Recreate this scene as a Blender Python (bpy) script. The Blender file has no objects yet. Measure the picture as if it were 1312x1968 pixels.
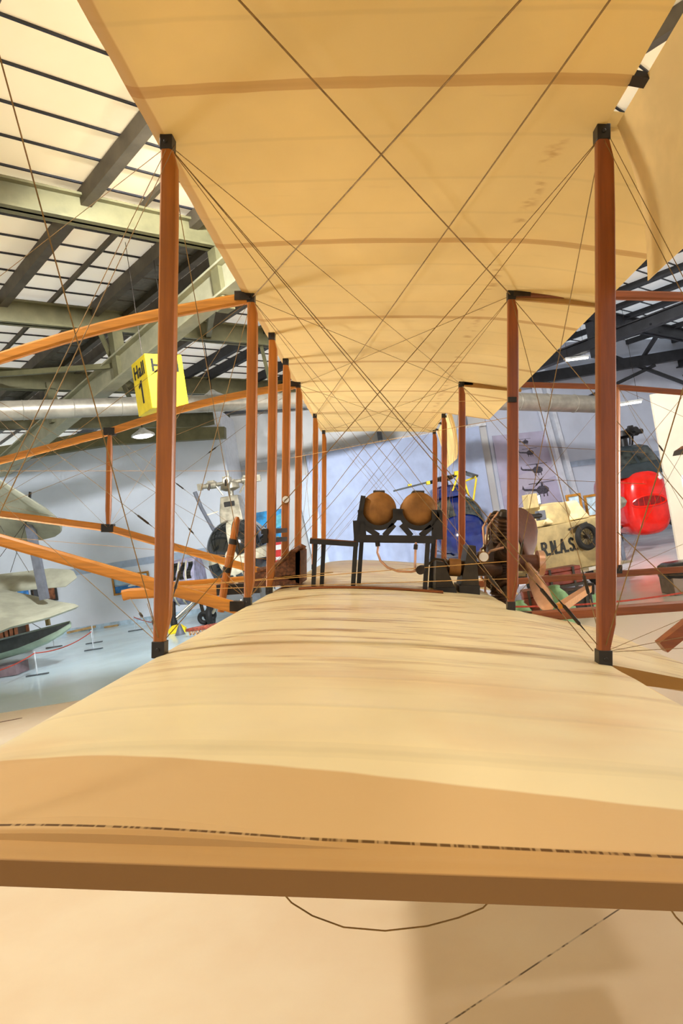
import bpy, bmesh, math, random
import numpy as np
from mathutils import Vector, Matrix
random.seed(7)
SC = bpy.context.scene
COL = SC.collection
PI = math.pi
# ---------------------------------------------------------------- viewpoint
# A frame = the aircraft's own frame, measured from the eye (x aft, y along the span, z up).
# The aircraft sits on its tail, so its frame is turned about Y by TILT in the hall.
TILT = math.radians(9.5); EYE_H = 1.65
RY = Matrix.Rotation(TILT, 3, 'Y')
EYE = Vector((0, 0, EYE_H))
YAW, PITCH, ROLL = math.radians(3.066), math.radians(1.679), math.radians(0.45)
FPX, CX, CY = 1312.0, 656.0, 984.0
cy_, sy_, cp_, sp_ = math.cos(YAW), math.sin(YAW), math.cos(PITCH), math.sin(PITCH)
_f = Vector((-sy_*cp_, cy_*cp_, sp_)); _r = Vector((cy_, sy_, 0)); _u = _r.cross(_f)
c_, s_ = math.cos(ROLL), math.sin(ROLL)
RR = c_*_r + s_*_u; RU = -s_*_r + c_*_u; RF = _f
def ray(px, py): return RR*((px-CX)/FPX) + RU*((CY-py)/FPX) + RF
def AP(px, py, Y):                      # measured point in the aircraft frame at span station Y
    v = ray(px, py); return v*(Y/v.y)
def WP(px, py, Y):                      # measured point in the hall at distance Y
    v = RY @ ray(px, py); return v*(Y/v.y) + EYE
def WF(px, py, z=0.0):                  # measured point in the hall at height z
    v = RY @ ray(px, py); return v*((z-EYE_H)/v.z) + EYE
V = Vector
# ---------------------------------------------------------------- materials
def nodes(name):
    m = bpy.data.materials.new(name); m.use_nodes = True
    nt = m.node_tree; nt.nodes.clear()
    out = nt.nodes.new('ShaderNodeOutputMaterial'); b = nt.nodes.new('ShaderNodeBsdfPrincipled')
    nt.links.new(b.outputs[0], out.inputs[0])
    return m, nt, b, out
def setin(nt, sock, v):
    if hasattr(v, 'links'): nt.links.new(v, sock)
    else: sock.default_value = v
def mth(nt, op, a, b=0.0, c=0.0, clamp=False):
    n = nt.nodes.new('ShaderNodeMath'); n.operation = op; n.use_clamp = clamp
    setin(nt, n.inputs[0], a); setin(nt, n.inputs[1], b); setin(nt, n.inputs[2], c)
    return n.outputs[0]
def mapr(nt, v, a, b, c=0.0, d=1.0):
    n = nt.nodes.new('ShaderNodeMapRange'); n.interpolation_type = 'SMOOTHSTEP'
    setin(nt, n.inputs[0], v)
    n.inputs[1].default_value = a; n.inputs[2].default_value = b; n.inputs[3].default_value = c; n.inputs[4].default_value = d
    return n.outputs[0]
def mixc(nt, f, a, b, mode='MIX'):
    n = nt.nodes.new('ShaderNodeMix'); n.data_type = 'RGBA'; n.blend_type = mode
    setin(nt, n.inputs[0], f)
    for s, v in ((n.inputs[6], a), (n.inputs[7], b)):
        if hasattr(v, 'links'): nt.links.new(v, s)
        else: s.default_value = (*v[:3], 1)
    return n.outputs[2]
def coords(nt, scale=(1, 1, 1), loc=(0, 0, 0), rot=(0, 0, 0)):
    t = nt.nodes.new('ShaderNodeTexCoord'); mp = nt.nodes.new('ShaderNodeMapping')
    mp.inputs['Scale'].default_value = scale; mp.inputs['Location'].default_value = loc; mp.inputs['Rotation'].default_value = rot
    nt.links.new(t.outputs['Object'], mp.inputs[0]); return mp.outputs[0]
def noise(nt, vec, scale=5, detail=4, rough=.55):
    n = nt.nodes.new('ShaderNodeTexNoise'); n.inputs['Scale'].default_value = scale
    n.inputs['Detail'].default_value = detail; n.inputs['Roughness'].default_value = rough
    nt.links.new(vec, n.inputs['Vector']); return n.outputs[0]
def bump(nt, b, h, strength=.2, dist=.01):
    n = nt.nodes.new('ShaderNodeBump'); n.inputs['Strength'].default_value = strength; n.inputs['Distance'].default_value = dist
    nt.links.new(h, n.inputs['Height']); nt.links.new(n.outputs[0], b.inputs['Normal'])
def srgb(r, g, b):
    f = lambda c: (c/255/12.92) if c/255 <= .04045 else ((c/255+.055)/1.055)**2.4
    return (f(r), f(g), f(b))
def mat(name, c, rough=.5, metal=0.0, var=.14, scale=6.0, stretch=(1, 1, 1), bmp=0.0, bscale=60, coat=0.0, spec=.5):
    m, nt, b, out = nodes(name)
    vec = coords(nt, stretch)
    n = noise(nt, vec, scale)
    lo = [max(0, x*(1-var*1.6)) for x in c]; hi = [min(1, x*(1+var*1.6)) for x in c]
    nt.links.new(mixc(nt, mapr(nt, n, .3, .7), lo, hi), b.inputs['Base Color'])
    b.inputs['Roughness'].default_value = rough; b.inputs['Metallic'].default_value = metal
    b.inputs['Coat Weight'].default_value = coat; b.inputs['Specular IOR Level'].default_value = spec
    if bmp: bump(nt, b, noise(nt, vec, bscale), bmp)
    return m
def wood(name, c, axis='z', rough=.38):
    st = {'z': (26, 26, 1.6), 'x': (1.6, 26, 26), 'y': (26, 1.6, 26)}[axis]
    m, nt, b, out = nodes(name)
    vec = coords(nt, st)
    n = noise(nt, vec, 1.6, 6, .6); n2 = noise(nt, coords(nt, (1, 1, 1)), 2.2, 3)
    col = mixc(nt, mapr(nt, n, .32, .68), [x*.80 for x in c], [min(1, x*1.14) for x in c])
    col = mixc(nt, mapr(nt, n2, .35, .75, 0, .35), col, [x*.5 for x in c])
    nt.links.new(col, b.inputs['Base Color'])
    b.inputs['Roughness'].default_value = rough; b.inputs['Coat Weight'].default_value = .1
    b.inputs['Coat Roughness'].default_value = .25
    bump(nt, b, n, .08)
    return m
def emis(name, c, s):
    m, nt, b, out = nodes(name)
    n = noise(nt, coords(nt), 3)
    b.inputs['Base Color'].default_value = (*c, 1); b.inputs['Emission Color'].default_value = (*c, 1)
    nt.links.new(mapr(nt, n, .2, .8, s*.9, s*1.1), b.inputs['Emission Strength'])
    return m
Y0 = 5.37                               # span centre line of the aircraft in the A frame
def wing_mat(name, base, lower):
    """doped linen: tape bands over the seams, faint ribs, stains, a little light through it"""
    m, nt, b, out = nodes(name)
    t = nt.nodes.new('ShaderNodeTexCoord'); sx = nt.nodes.new('ShaderNodeSeparateXYZ')
    nt.links.new(t.outputs['Object'], sx.inputs[0])
    x = sx.outputs[0]; y = mth(nt, 'ADD', sx.outputs[1], Y0)
    big = noise(nt, coords(nt, (1.0, .8, 1)), 1.4, 4)
    col = mixc(nt, mapr(nt, big, .3, .75), [c*.93 for c in base], [min(1, c*1.06) for c in base])
    wob = mth(nt, 'MULTIPLY', mth(nt, 'SUBTRACT', noise(nt, coords(nt), 3.0, 2), .5), .03)
    yw = mth(nt, 'ADD', y, wob)
    rib = mth(nt, 'PINGPONG', mth(nt, 'SUBTRACT', yw, 2.19-12.2), .1525)
    col = mixc(nt, mapr(nt, rib, .004, .016, .16, 0), col, [c*.62 for c in base])
    dirt = noise(nt, coords(nt, (1.1, 7.5, 1), (2.3, .4, 0)), 1.7, 5, .62)
    if lower:
        tape = mth(nt, 'PINGPONG', mth(nt, 'SUBTRACT', yw, 2.5-12.2), .61)
        col = mixc(nt, mapr(nt, tape, .03, .036, .12, 0), col, [c*.6 for c in base])
        inb = mapr(nt, y, 1.5, 2.8)
        col = mixc(nt, mth(nt, 'MULTIPLY', mapr(nt, dirt, .51, .70, 0, .75), inb), col, srgb(150, 92, 28))
        d2 = noise(nt, coords(nt, (1.2, 2.0, 1), (7.7, 3.1, 0)), 1.1, 3)
        col = mixc(nt, mapr(nt, d2, .5, .75, 0, .28), col, srgb(205, 140, 78))
        # darker bands towards the wing tip, with a dark stitch
        yt = mth(nt, 'ADD', yw, mth(nt, 'MULTIPLY', mth(nt, 'ADD', x, .72), .10))
        col = mixc(nt, mapr(nt, yt, 1.265, 1.275, .62, 0), col, srgb(204, 150, 82))
        col = mixc(nt, mapr(nt, yw, 1.015, 1.03, .50, 0), col, srgb(178, 126, 52))
        col = mixc(nt, mapr(nt, y, .9455, .952, .62, 0), col, srgb(112, 68, 24))  # tip end face: its shade is put into the colour
        st = mth(nt, 'ABSOLUTE', mth(nt, 'SUBTRACT', mth(nt, 'ADD', y, mth(nt, 'MULTIPLY', x, .02)), 1.024))
        dash = mapr(nt, noise(nt, coords(nt, (120, 1, 1)), 1.0, 1), .36, .5, .35, .95)
        col = mixc(nt, mth(nt, 'MULTIPLY', mapr(nt, st, .002, .0055, 1, 0), dash), col, srgb(84, 50, 14))
        nz = noise(nt, coords(nt, (1.5, 9, 1)), 2.5, 4)
    else:
        tape = mth(nt, 'PINGPONG', mth(nt, 'SUBTRACT', yw, 2.19-12.2), .61)
        col = mixc(nt, mapr(nt, tape, .027, .031, .42, 0), col, srgb(176, 112, 24))
        col = mixc(nt, mapr(nt, x, -.797, -.788, .42, 0), col, srgb(176, 114, 28))
        col = mixc(nt, mapr(nt, dirt, .62, .78, 0, .12), col, srgb(150, 100, 40))
        spar = mth(nt, 'ABSOLUTE', mth(nt, 'SUBTRACT', x, .66))
        lump = noise(nt, coords(nt, (3, 6, 1)), 2.2, 3)
        col = mixc(nt, mth(nt, 'MULTIPLY', mapr(nt, spar, .005, .05, .4, 0), mth(nt, 'MULTIPLY', mapr(nt, lump, .5, .65), mapr(nt, y, 2.3, 2.6))), col, srgb(170, 112, 50))
        nz = noise(nt, coords(nt, (1.2, 5, 1)), 2.0, 4)
    nt.links.new(col, b.inputs['Base Color'])
    b.inputs['Roughness'].default_value = .36 if lower else .6
    b.inputs['Specular IOR Level'].default_value = .45 if lower else .25
    h = mth(nt, 'ADD', mapr(nt, rib, 0, .03, 1, 0), mth(nt, 'MULTIPLY', nz, .9))
    bump(nt, b, h, .22, .005)
    tr = nt.nodes.new('ShaderNodeBsdfTranslucent'); nt.links.new(col, tr.inputs[0])
    mx = nt.nodes.new('ShaderNodeMixShader'); mx.inputs[0].default_value = .05 if lower else .34
    nt.links.new(b.outputs[0], mx.inputs[1]); nt.links.new(tr.outputs[0], mx.inputs[2]); nt.links.new(mx.outputs[0], out.inputs[0])
    return m
# ---------------------------------------------------------------- mesh builder
class MB:
    def __init__(s, T=None): s.v = []; s.f = []; s.mi = []; s.T = T; s.m = 0
    def add(s, vs, fs):
        o = len(s.v)
        for p in vs:
            p = V(p)
            s.v.append(s.T @ p if s.T is not None else p)
        for f in fs: s.f.append([i+o for i in f]); s.mi.append(s.m)
        return s
    def box(s, c, size, rot=None):
        c = V(c); h = [x/2 for x in size]
        vs = [V((i*h[0], j*h[1], k*h[2])) for i in (-1, 1) for j in (-1, 1) for k in (-1, 1)]
        if rot is not None: vs = [rot @ p for p in vs]
        return s.add([p+c for p in vs], [(0,1,3,2),(4,6,7,5),(0,4,5,1),(2,3,7,6),(0,2,6,4),(1,5,7,3)])
    def bar(s, a, b, w, h, up=(0, 0, 1), w2=None, h2=None):
        """rectangular bar from a to b: h along up, w across"""
        a = V(a); b = V(b); d = (b-a).normalized(); u = V(up); u = (u-d*u.dot(d))
        u = u.normalized() if u.length > 1e-6 else d.orthogonal().normalized()
        r = d.cross(u); w2 = w2 or w; h2 = h2 or h
        vs = [a+r*x*w/2+u*z*h/2 for x, z in ((-1,-1),(1,-1),(1,1),(-1,1))] + [b+r*x*w2/2+u*z*h2/2 for x, z in ((-1,-1),(1,-1),(1,1),(-1,1))]
        return s.add(vs, [(3,2,1,0),(4,5,6,7),(0,1,5,4),(1,2,6,5),(2,3,7,6),(3,0,4,7)])
    def rings(s, rs, cap=True, closed=True):
        n = len(rs[0]); vs = [p for r in rs for p in r]; fs = []
        for i in range(len(rs)-1):
            for j in range(n if closed else n-1):
                k = (j+1) % n
                fs.append((i*n+j, i*n+k, (i+1)*n+k, (i+1)*n+j))
        if cap and closed: fs += [tuple(range(n))[::-1], tuple((len(rs)-1)*n+i for i in range(n))]
        return s.add(vs, fs)
    def tube(s, pts, r, seg=8, cap=True, flat=1.0):
        pts = [V(p) for p in pts]; n = len(pts)
        rs = r if isinstance(r, (list, tuple)) else [r]*n
        d0 = (pts[1]-pts[0]).normalized(); u = d0.orthogonal().normalized() if abs(d0.z) > .9 else V((0, 0, 1))
        out = []
        for i, p in enumerate(pts):
            d = (pts[min(i+1, n-1)]-pts[max(i-1, 0)]).normalized()
            u = (u-d*u.dot(d)).normalized(); w = d.cross(u)
            out.append([p+(u*math.cos(2*PI*k/seg)+w*math.sin(2*PI*k/seg)*flat)*rs[i] for k in range(seg)])
        return s.rings(out, cap)
    def cyl(s, a, b, r, seg=20, r2=None): return s.tube([a, b], [r, r if r2 is None else r2], seg)
    def torus(s, c, axis, R, r, seg=32, tseg=10):
        c = V(c); ax = V(axis).normalized(); e1 = ax.orthogonal().normalized(); e2 = ax.cross(e1); vs = []; fs = []
        for i in range(seg):
            a = 2*PI*i/seg; d = e1*math.cos(a)+e2*math.sin(a)
            for j in range(tseg):
                t = 2*PI*j/tseg; vs.append(c+d*(R+r*math.cos(t))+ax*r*math.sin(t))
        for i in range(seg):
            for j in range(tseg):
                fs.append((i*tseg+j, ((i+1) % seg)*tseg+j, ((i+1) % seg)*tseg+(j+1) % tseg, i*tseg+(j+1) % tseg))
        return s.add(vs, fs)
    def ell(s, c, rad, seg=24, ring=14, rot=None):
        c = V(c); rs = []
        for i in range(ring+1):
            t = PI*i/ring; t = min(max(t, .02), PI-.02)
            row = [V((rad[0]*math.sin(t)*math.cos(2*PI*k/seg), rad[1]*math.sin(t)*math.sin(2*PI*k/seg), -rad[2]*math.cos(t))) for k in range(seg)]
            rs.append([(rot @ p if rot is not None else p)+c for p in row])
        return s.rings(rs)
    def prism(s, poly, o, ex, ey, th):
        """polygon in the plane (o, ex, ey), th thick along ex x ey"""
        o = V(o); ex = V(ex); ey = V(ey); nz = ex.cross(ey).normalized(); n = len(poly)
        a = [o+ex*p[0]+ey*p[1] for p in poly]; b = [p+nz*th for p in a]
        fs = [tuple(range(n))[::-1], tuple(range(n, 2*n))]+[(i, (i+1) % n, n+(i+1) % n, n+i) for i in range(n)]
        return s.add(a+b, fs)
    def build(s, name, mats, parent=None, smooth=True, angle=35, bevel=0.0, kind=None, label=None):
        me = bpy.data.meshes.new(name); me.from_pydata([tuple(p) for p in s.v], [], s.f)
        bm = bmesh.new(); bm.from_mesh(me); bmesh.ops.recalc_face_normals(bm, faces=bm.faces); bm.to_mesh(me); bm.free()
        ms = mats if isinstance(mats, (list, tuple)) else [mats]
        for m in ms: me.materials.append(m)
        if len(ms) > 1: me.polygons.foreach_set('material_index', s.mi)
        if smooth:
            me.polygons.foreach_set('use_smooth', [True]*len(me.polygons)); me.set_sharp_from_angle(angle=math.radians(angle))
        o = bpy.data.objects.new(name, me); COL.objects.link(o)
        if parent is not None: o.parent = parent
        if bevel:
            b = o.modifiers.new('bevel', 'BEVEL'); b.width = bevel; b.segments = 2; b.limit_method = 'ANGLE'
        if kind: o['kind'] = kind
        if label: o['label'] = label
        return o
def tag(o, label, cat, group=None, kind=None):
    o['label'] = label; o['category'] = cat
    if group: o['group'] = group
    if kind: o['kind'] = kind
    return o
def thing(name, label, cat, loc=(0, 0, 0), rotz=0.0, group=None):
    o = bpy.data.objects.new(name, None); COL.objects.link(o); o.empty_display_size = .2
    o.location = loc; o.rotation_euler = (0, 0, rotz)
    return tag(o, label, cat, group)
def copy_tree(o, parent=None):
    c = o.copy(); COL.objects.link(c)
    if parent is not None: c.parent = parent
    for ch in list(o.children): copy_tree(ch, c)
    return c
def sring(y, cx, cz, rx, rz, p=2.4, n=32):
    out = []
    for k in range(n):
        a = 2*PI*k/n; c, s = math.cos(a), math.sin(a)
        out.append(V((cx+rx*math.copysign(abs(c)**(2/p), c), y, cz+rz*math.copysign(abs(s)**(2/p), s))))
    return out
def text_mesh(txt, size, depth=.004, fat=0.0):
    cu = bpy.data.curves.new('lettering', 'FONT'); cu.body = txt; cu.size = size; cu.extrude = depth; cu.offset = fat
    cu.space_character = 1.0+14*fat
    cu.align_x = 'CENTER'; cu.align_y = 'CENTER'
    o = bpy.data.objects.new('lettering', cu); COL.objects.link(o)
    dg = bpy.context.evaluated_depsgraph_get()
    me = bpy.data.meshes.new_from_object(o.evaluated_get(dg))
    bpy.data.objects.remove(o); bpy.data.curves.remove(cu)
    return me
def lettering(name, txt, size, m, parent, mtx, sx=1.0, fat=0.0, depth=.004):
    me = text_mesh(txt, size, depth, fat); me.name = name
    me.transform(Matrix.Diagonal((sx, 1, 1, 1))); me.transform(mtx)
    me.materials.clear(); me.materials.append(m)
    o = bpy.data.objects.new(name, me); COL.objects.link(o); o.parent = parent
    return o
def frame_mtx(o, ex, ey):
    ex = V(ex).normalized(); ey = V(ey).normalized(); ez = ex.cross(ey)
    return Matrix(((ex.x, ey.x, ez.x, o[0]), (ex.y, ey.y, ez.y, o[1]), (ex.z, ey.z, ez.z, o[2]), (0, 0, 0, 1)))
def crv(pts, x):
    """smooth curve through (x, z) points"""
    n = len(pts)
    if x <= pts[0][0]: return pts[0][1]
    if x >= pts[-1][0]: return pts[-1][1]
    for i in range(n-1):
        x0, z0 = pts[i]; x1, z1 = pts[i+1]
        if x <= x1:
            m0 = (z1-pts[i-1][1])/(x1-pts[i-1][0]) if i else (z1-z0)/(x1-x0)
            m1 = (pts[i+2][1]-z0)/(pts[i+2][0]-x0) if i+2 < n else (z1-z0)/(x1-x0)
            h = x1-x0; t = (x-x0)/h
            return z0*(2*t**3-3*t*t+1)+m0*h*(t**3-2*t*t+t)+z1*(3*t*t-2*t**3)+m1*h*(t**3-t*t)
STROKES = {
 'R': [[(.08, 0), (.08, 1)], [(.08, .92), (.34, .92), (.46, .86), (.50, .74), (.46, .60), (.34, .52), (.08, .52)], [(.28, .52), (.52, 0)]],
 'N': [[(.08, 0), (.08, 1)], [(.10, .98), (.46, .02)], [(.48, 0), (.48, 1)]],
 'A': [[(.04, 0), (.28, 1)], [(.28, 1), (.52, 0)], [(.14, .30), (.42, .30)]],
 'S': [[(.50, .76), (.44, .88), (.30, .93), (.15, .88), (.09, .74), (.15, .60), (.42, .44), (.49, .28), (.43, .13), (.28, .07), (.14, .12), (.07, .26)]],
 '.': [[(.06, .0), (.06, .17)]],
 '1': [[(.34, 0), (.34, 1)], [(.34, .94), (.24, .82), (.10, .74)]]}
def painted(name, txt, o, ex, ey, width, h, m, parent, sw=.17, gap=.12):
    """block capitals painted on a surface, their left foot at o"""
    adv = [(.16 if ch == '.' else .56)+gap for ch in txt]; k = width/(sum(adv)-gap)
    o = V(o); ex = V(ex); ey = V(ey); nz = ex.cross(ey); mb = MB(); x0 = 0
    for ch, ad in zip(txt, adv):
        for st in STROKES[ch]:
            P = [o+ex*((x0+p[0])*k)+ey*(p[1]*h) for p in st]
            for i, (a, b) in enumerate(zip(P[:-1], P[1:])):
                w = sw*h*(.9 if abs((b-a).normalized().dot(ex)) > .8 else 1.0)
                d = (b-a).normalized()*w*.28 if len(P) > 2 else V()
                mb.bar(a-(d if i else V()), b+(d if i < len(P)-2 else V()), w*(1.35 if ch == '.' else 1), .004+.0004*i, up=nz)
        x0 += ad
    return mb.build(name, m, parent, smooth=False)
# palette
FAB_U = wing_mat('linen_underside', srgb(243, 220, 160), False)
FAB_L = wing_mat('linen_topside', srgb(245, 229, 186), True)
FAB = mat('linen', srgb(238, 206, 138), .6, 0, .08, 3)
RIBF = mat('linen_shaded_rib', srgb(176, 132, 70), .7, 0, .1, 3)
WOODZ = wood('varnished_spruce_upright', srgb(170, 98, 24), 'z')
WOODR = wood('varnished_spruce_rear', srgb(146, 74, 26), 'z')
WOODX = wood('varnished_spruce_lit', srgb(206, 134, 42), 'x')  # brighter copy of the spruce, light from the left put into the colour
WOODXR = wood('varnished_spruce_dark', srgb(140, 74, 34), 'x')
WOODY = wood('varnished_ash', srgb(120, 62, 24), 'x')
BLACK = mat('black_enamel', srgb(30, 26, 22), .45, 0, .2, 8)
DARKB = mat('dark_bearer_paint', srgb(52, 44, 32), .5, 0, .2, 6)
IRON = mat('dark_iron', srgb(58, 50, 42), .42, .7, .2, 12)
BRASS = mat('tarnished_brass', srgb(150, 104, 52), .55, .35, .16, 9, bmp=.12)
COPPER = mat('copper_sheath', srgb(216, 168, 138), .25, .45, .12, 6)
WIRE = mat('bracing_cable', srgb(138, 108, 58), .55, .3, .15, 20)
CORD = mat('control_cord', srgb(206, 160, 90), .6, 0, .1, 20)
ENGB = mat('engine_bronze', srgb(66, 44, 26), .45, .6, .25, 9)
PROPW = wood('propeller_walnut', srgb(88, 44, 20), 'y', .62)
WICK = mat('brown_wicker', srgb(104, 62, 34), .65, 0, .3, 40, bmp=.5, bscale=90)
WHITE = mat('white_enamel', srgb(232, 230, 224), .4, 0, .05)
DGLASS = mat('dark_glazing', srgb(22, 26, 28), .08, 0, .3, 3, spec=.8)
ALU = mat('bare_aluminium', srgb(176, 168, 148), .4, .55, .14, 8)
CREAM = mat('cream_paint', srgb(206, 198, 172), .45, 0, .1, 6)
RUBBER = mat('black_rubber', srgb(28, 27, 26), .7, 0, .2, 10)
YEL = mat('yellow_paint', srgb(248, 214, 28), .5, 0, .06, 4)
BLK = mat('black_vinyl', srgb(24, 22, 14), .6, 0, .1, 4)
RED = mat('signal_red_paint', srgb(232, 26, 10), .22, 0, .06, 4, coat=.4)
REDD = mat('deep_red_grille', srgb(140, 12, 8), .4, 0, .15, 12)
NAVY = mat('navy_gloss_paint', srgb(28, 42, 104), .16, 0, .15, 3, coat=.5)
SLATE = mat('slate_paint', srgb(98, 102, 112), .5, 0, .12, 6)
SEAG = mat('grey_green_dope', srgb(158, 158, 140), .6, 0, .1, 2.5)
SEAG2 = mat('sage_hull_paint', srgb(150, 166, 146), .5, 0, .12, 3)
LILAC = mat('lilac_grey_alloy', srgb(172, 170, 198), .4, .25, .2, 7)
KHAKI = mat('khaki_cream_armour', srgb(188, 166, 114), .6, 0, .14, 4)
OLIVE = mat('olive_steel_paint', srgb(116, 110, 76), .5, 0, .1, 3)
OLIVED = mat('olive_steel_dark', srgb(86, 76, 60), .55, 0, .15, 3)
STEELD = mat('dark_roof_steel', srgb(38, 38, 42), .5, 0, .2, 3)
ROPE = mat('red_barrier_rope', srgb(172, 62, 44), .8, 0, .15, 30)
SACK = mat('green_canvas_sack', srgb(104, 138, 96), .8, 0, .2, 5, bmp=.4, bscale=12)
LEATH = mat('red_brown_leather', srgb(120, 56, 36), .5, 0, .2, 7)
BAG = mat('black_bag_vinyl', srgb(34, 34, 36), .25, 0, .2, 5, bmp=.6, bscale=7)
GOLD = mat('gilt_frame', srgb(170, 116, 40), .45, .3, .15, 10)
# ---------------------------------------------------------------- the setting
def floor_mat():
    m, nt, b, out = nodes('painted_concrete')
    t = nt.nodes.new('ShaderNodeTexCoord'); sx = nt.nodes.new('ShaderNodeSeparateXYZ'); nt.links.new(t.outputs['Object'], sx.inputs[0])
    n = noise(nt, coords(nt, (.6, .6, 1)), 1.1, 5)
    col = mixc(nt, mapr(nt, sx.outputs[0], -3.5, 3.5), srgb(208, 230, 238), srgb(232, 218, 212))
    col = mixc(nt, mapr(nt, n, .35, .7, 0, .3), col, srgb(184, 208, 220))
    nt.links.new(col, b.inputs['Base Color'])
    nt.links.new(mapr(nt, n, .3, .7, .12, .26), b.inputs['Roughness'])
    bump(nt, b, noise(nt, coords(nt), 26, 3), .04)
    return m
def tan_floor_mat():
    m, nt, b, out = nodes('tan_floor_paint')
    t = nt.nodes.new('ShaderNodeTexCoord'); sx = nt.nodes.new('ShaderNodeSeparateXYZ'); nt.links.new(t.outputs['Object'], sx.inputs[0])
    n = noise(nt, coords(nt, (.7, .7, 1)), 1.5, 5)
    col = mixc(nt, mapr(nt, n, .3, .7), srgb(236, 214, 184), srgb(244, 228, 202))
    col = mixc(nt, mapr(nt, sx.outputs[0], .6, 3.2), col, srgb(238, 226, 214))
    # a worn dashed line drawn on the floor
    a, bb = WF(860, 1968), WF(1165, 1765); d = (bb-a).normalized()
    px = mth(nt, 'SUBTRACT', sx.outputs[0], a.x); py = mth(nt, 'SUBTRACT', sx.outputs[1], a.y)
    dist = mth(nt, 'ABSOLUTE', mth(nt, 'SUBTRACT', mth(nt, 'MULTIPLY', px, d.y), mth(nt, 'MULTIPLY', py, d.x)))
    br = mapr(nt, noise(nt, coords(nt, (6, 6, 1)), 2.0, 3), .44, .54, .25, .9)
    col = mixc(nt, mth(nt, 'MULTIPLY', mapr(nt, dist, .0025, .005, 1, 0), br), col, srgb(70, 46, 20))
    nt.links.new(col, b.inputs['Base Color'])
    b.inputs['Roughness'].default_value = .42
    bump(nt, b, noise(nt, coords(nt), 40, 3), .04)
    return m
FLOOR = floor_mat()
MB().add([(-40, -14, 0), (45, -14, 0), (45, 45, 0), (-40, 45, 0)], [(0, 1, 2, 3)]).build('floor', FLOOR, kind='structure', smooth=False)
e0, e1 = WF(0, 1365), WF(135, 1340)
sl = (e1.y-e0.y)/(e1.x-e0.x)
xa, xb = -7.5, 3.4
MB().add([(xa, -8, .003), (16, -8, .003), (16, 7.6, .003), (xb, e0.y+sl*(xb-e0.x)*.2, .003), (xa, e0.y+sl*(xa-e0.x), .003)], [(0, 1, 2, 3, 4)]).build('floor_paint', tan_floor_mat(), kind='structure', smooth=False)
mdl = mat('brown_floor_line', srgb(120, 66, 28), .5)
q0, q1 = WF(0, 1388, .004), WF(42, 1380, .004); qd = (q1-q0).normalized()
MB().bar(q0-qd*1.5, q1, .03, .004).build('trim_floor_line', mdl, kind='structure')
WALLM = mat('white_wall_paint', srgb(226, 231, 240), .75, 0, .03, .7)
WALLB = mat('pale_wall_panel', srgb(206, 204, 200), .75, 0, .05, .9)
WALLR = mat('right_wall_paint', srgb(212, 218, 232), .75, 0, .04, .8)
def wall(name, a, b, h, m, th=.2):
    a = V((*a, 0)); b = V((*b, 0))
    return MB().bar(a+V((0, 0, h/2)), b+V((0, 0, h/2)), th, h).build(name, m, kind='structure', smooth=False)
WL_Y = 21.75
wall('wall_left', (-30, WL_Y), (-4.45, WL_Y), 5.9, WALLM)
wall('wall_return', (-4.55, WL_Y), (-4.55, 24.2), 6.4, mat('return_wall_paint', srgb(236, 240, 246), .75, 0, .03))
wall('wall_back', (-4.55, 24.1), (4.3, 24.1), 6.6, WALLB)
wall('wall_right', (4.3, 24.1), (22, 33.0), 7.6, WALLR)
def strip(name, a, b, z, h, d, m):
    MB().bar((*a, z), (*b, z), d, h).build(name, m, kind='structure', smooth=False)
BLUEG = mat('blue_grey_band', srgb(170, 184, 204), .7, 0, .05)
strip('baseboard_left', (-30, WL_Y-.12), (-4.45, WL_Y-.12), .07, .14, .05, mat('pale_skirting', srgb(182, 204, 220), .6))
strip('trim_band_left', (-30, WL_Y-.11), (-4.45, WL_Y-.11), 1.92, .22, .03, BLUEG)
wr = V((22-4.3, 8.9, 0)).normalized(); wn = V((wr.y, -wr.x, 0))   # along and out of the right wall
def wrp(t, out=.1): p = V((4.3, 24.1, 0))+wr*t+wn*(out); return (p.x, p.y)
strip('trim_band_right', wrp(3.2, .12), wrp(20, .12), 3.0, .2, .04, BLUEG)
strip('trim_band_right_low', wrp(0, .12), wrp(20, .12), 1.45, .22, .04, BLUEG)
strip('baseboard_right', wrp(0, .12), wrp(20, .12), .08, .16, .05, BLUEG)
strip('trim_rail_back', (-4.4, 23.9), (4.3, 23.9), 4.78, .1, .08, mat('white_rail', srgb(222, 222, 222), .5))
for i, x in enumerate((.6, 3.6)):
    MB().box((x, 23.93, 5.6), (.16, .14, 1.9)).build('trim_post_back', SLATE, kind='structure', smooth=False)
# columns of the portal frames on the right wall, tapering towards the foot
for i, t in enumerate((2.75, 3.12)):
    a = V((*wrp(t+.25, .3), 0)); b = V((*wrp(t-.55, .3), 6.6))
    MB().bar(a, b, .3, .17, up=tuple(wr)).build('trim_column_right', mat('white_column_%d' % i, srgb(226, 230, 238), .5, 0, .04), kind='structure', smooth=False)
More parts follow.
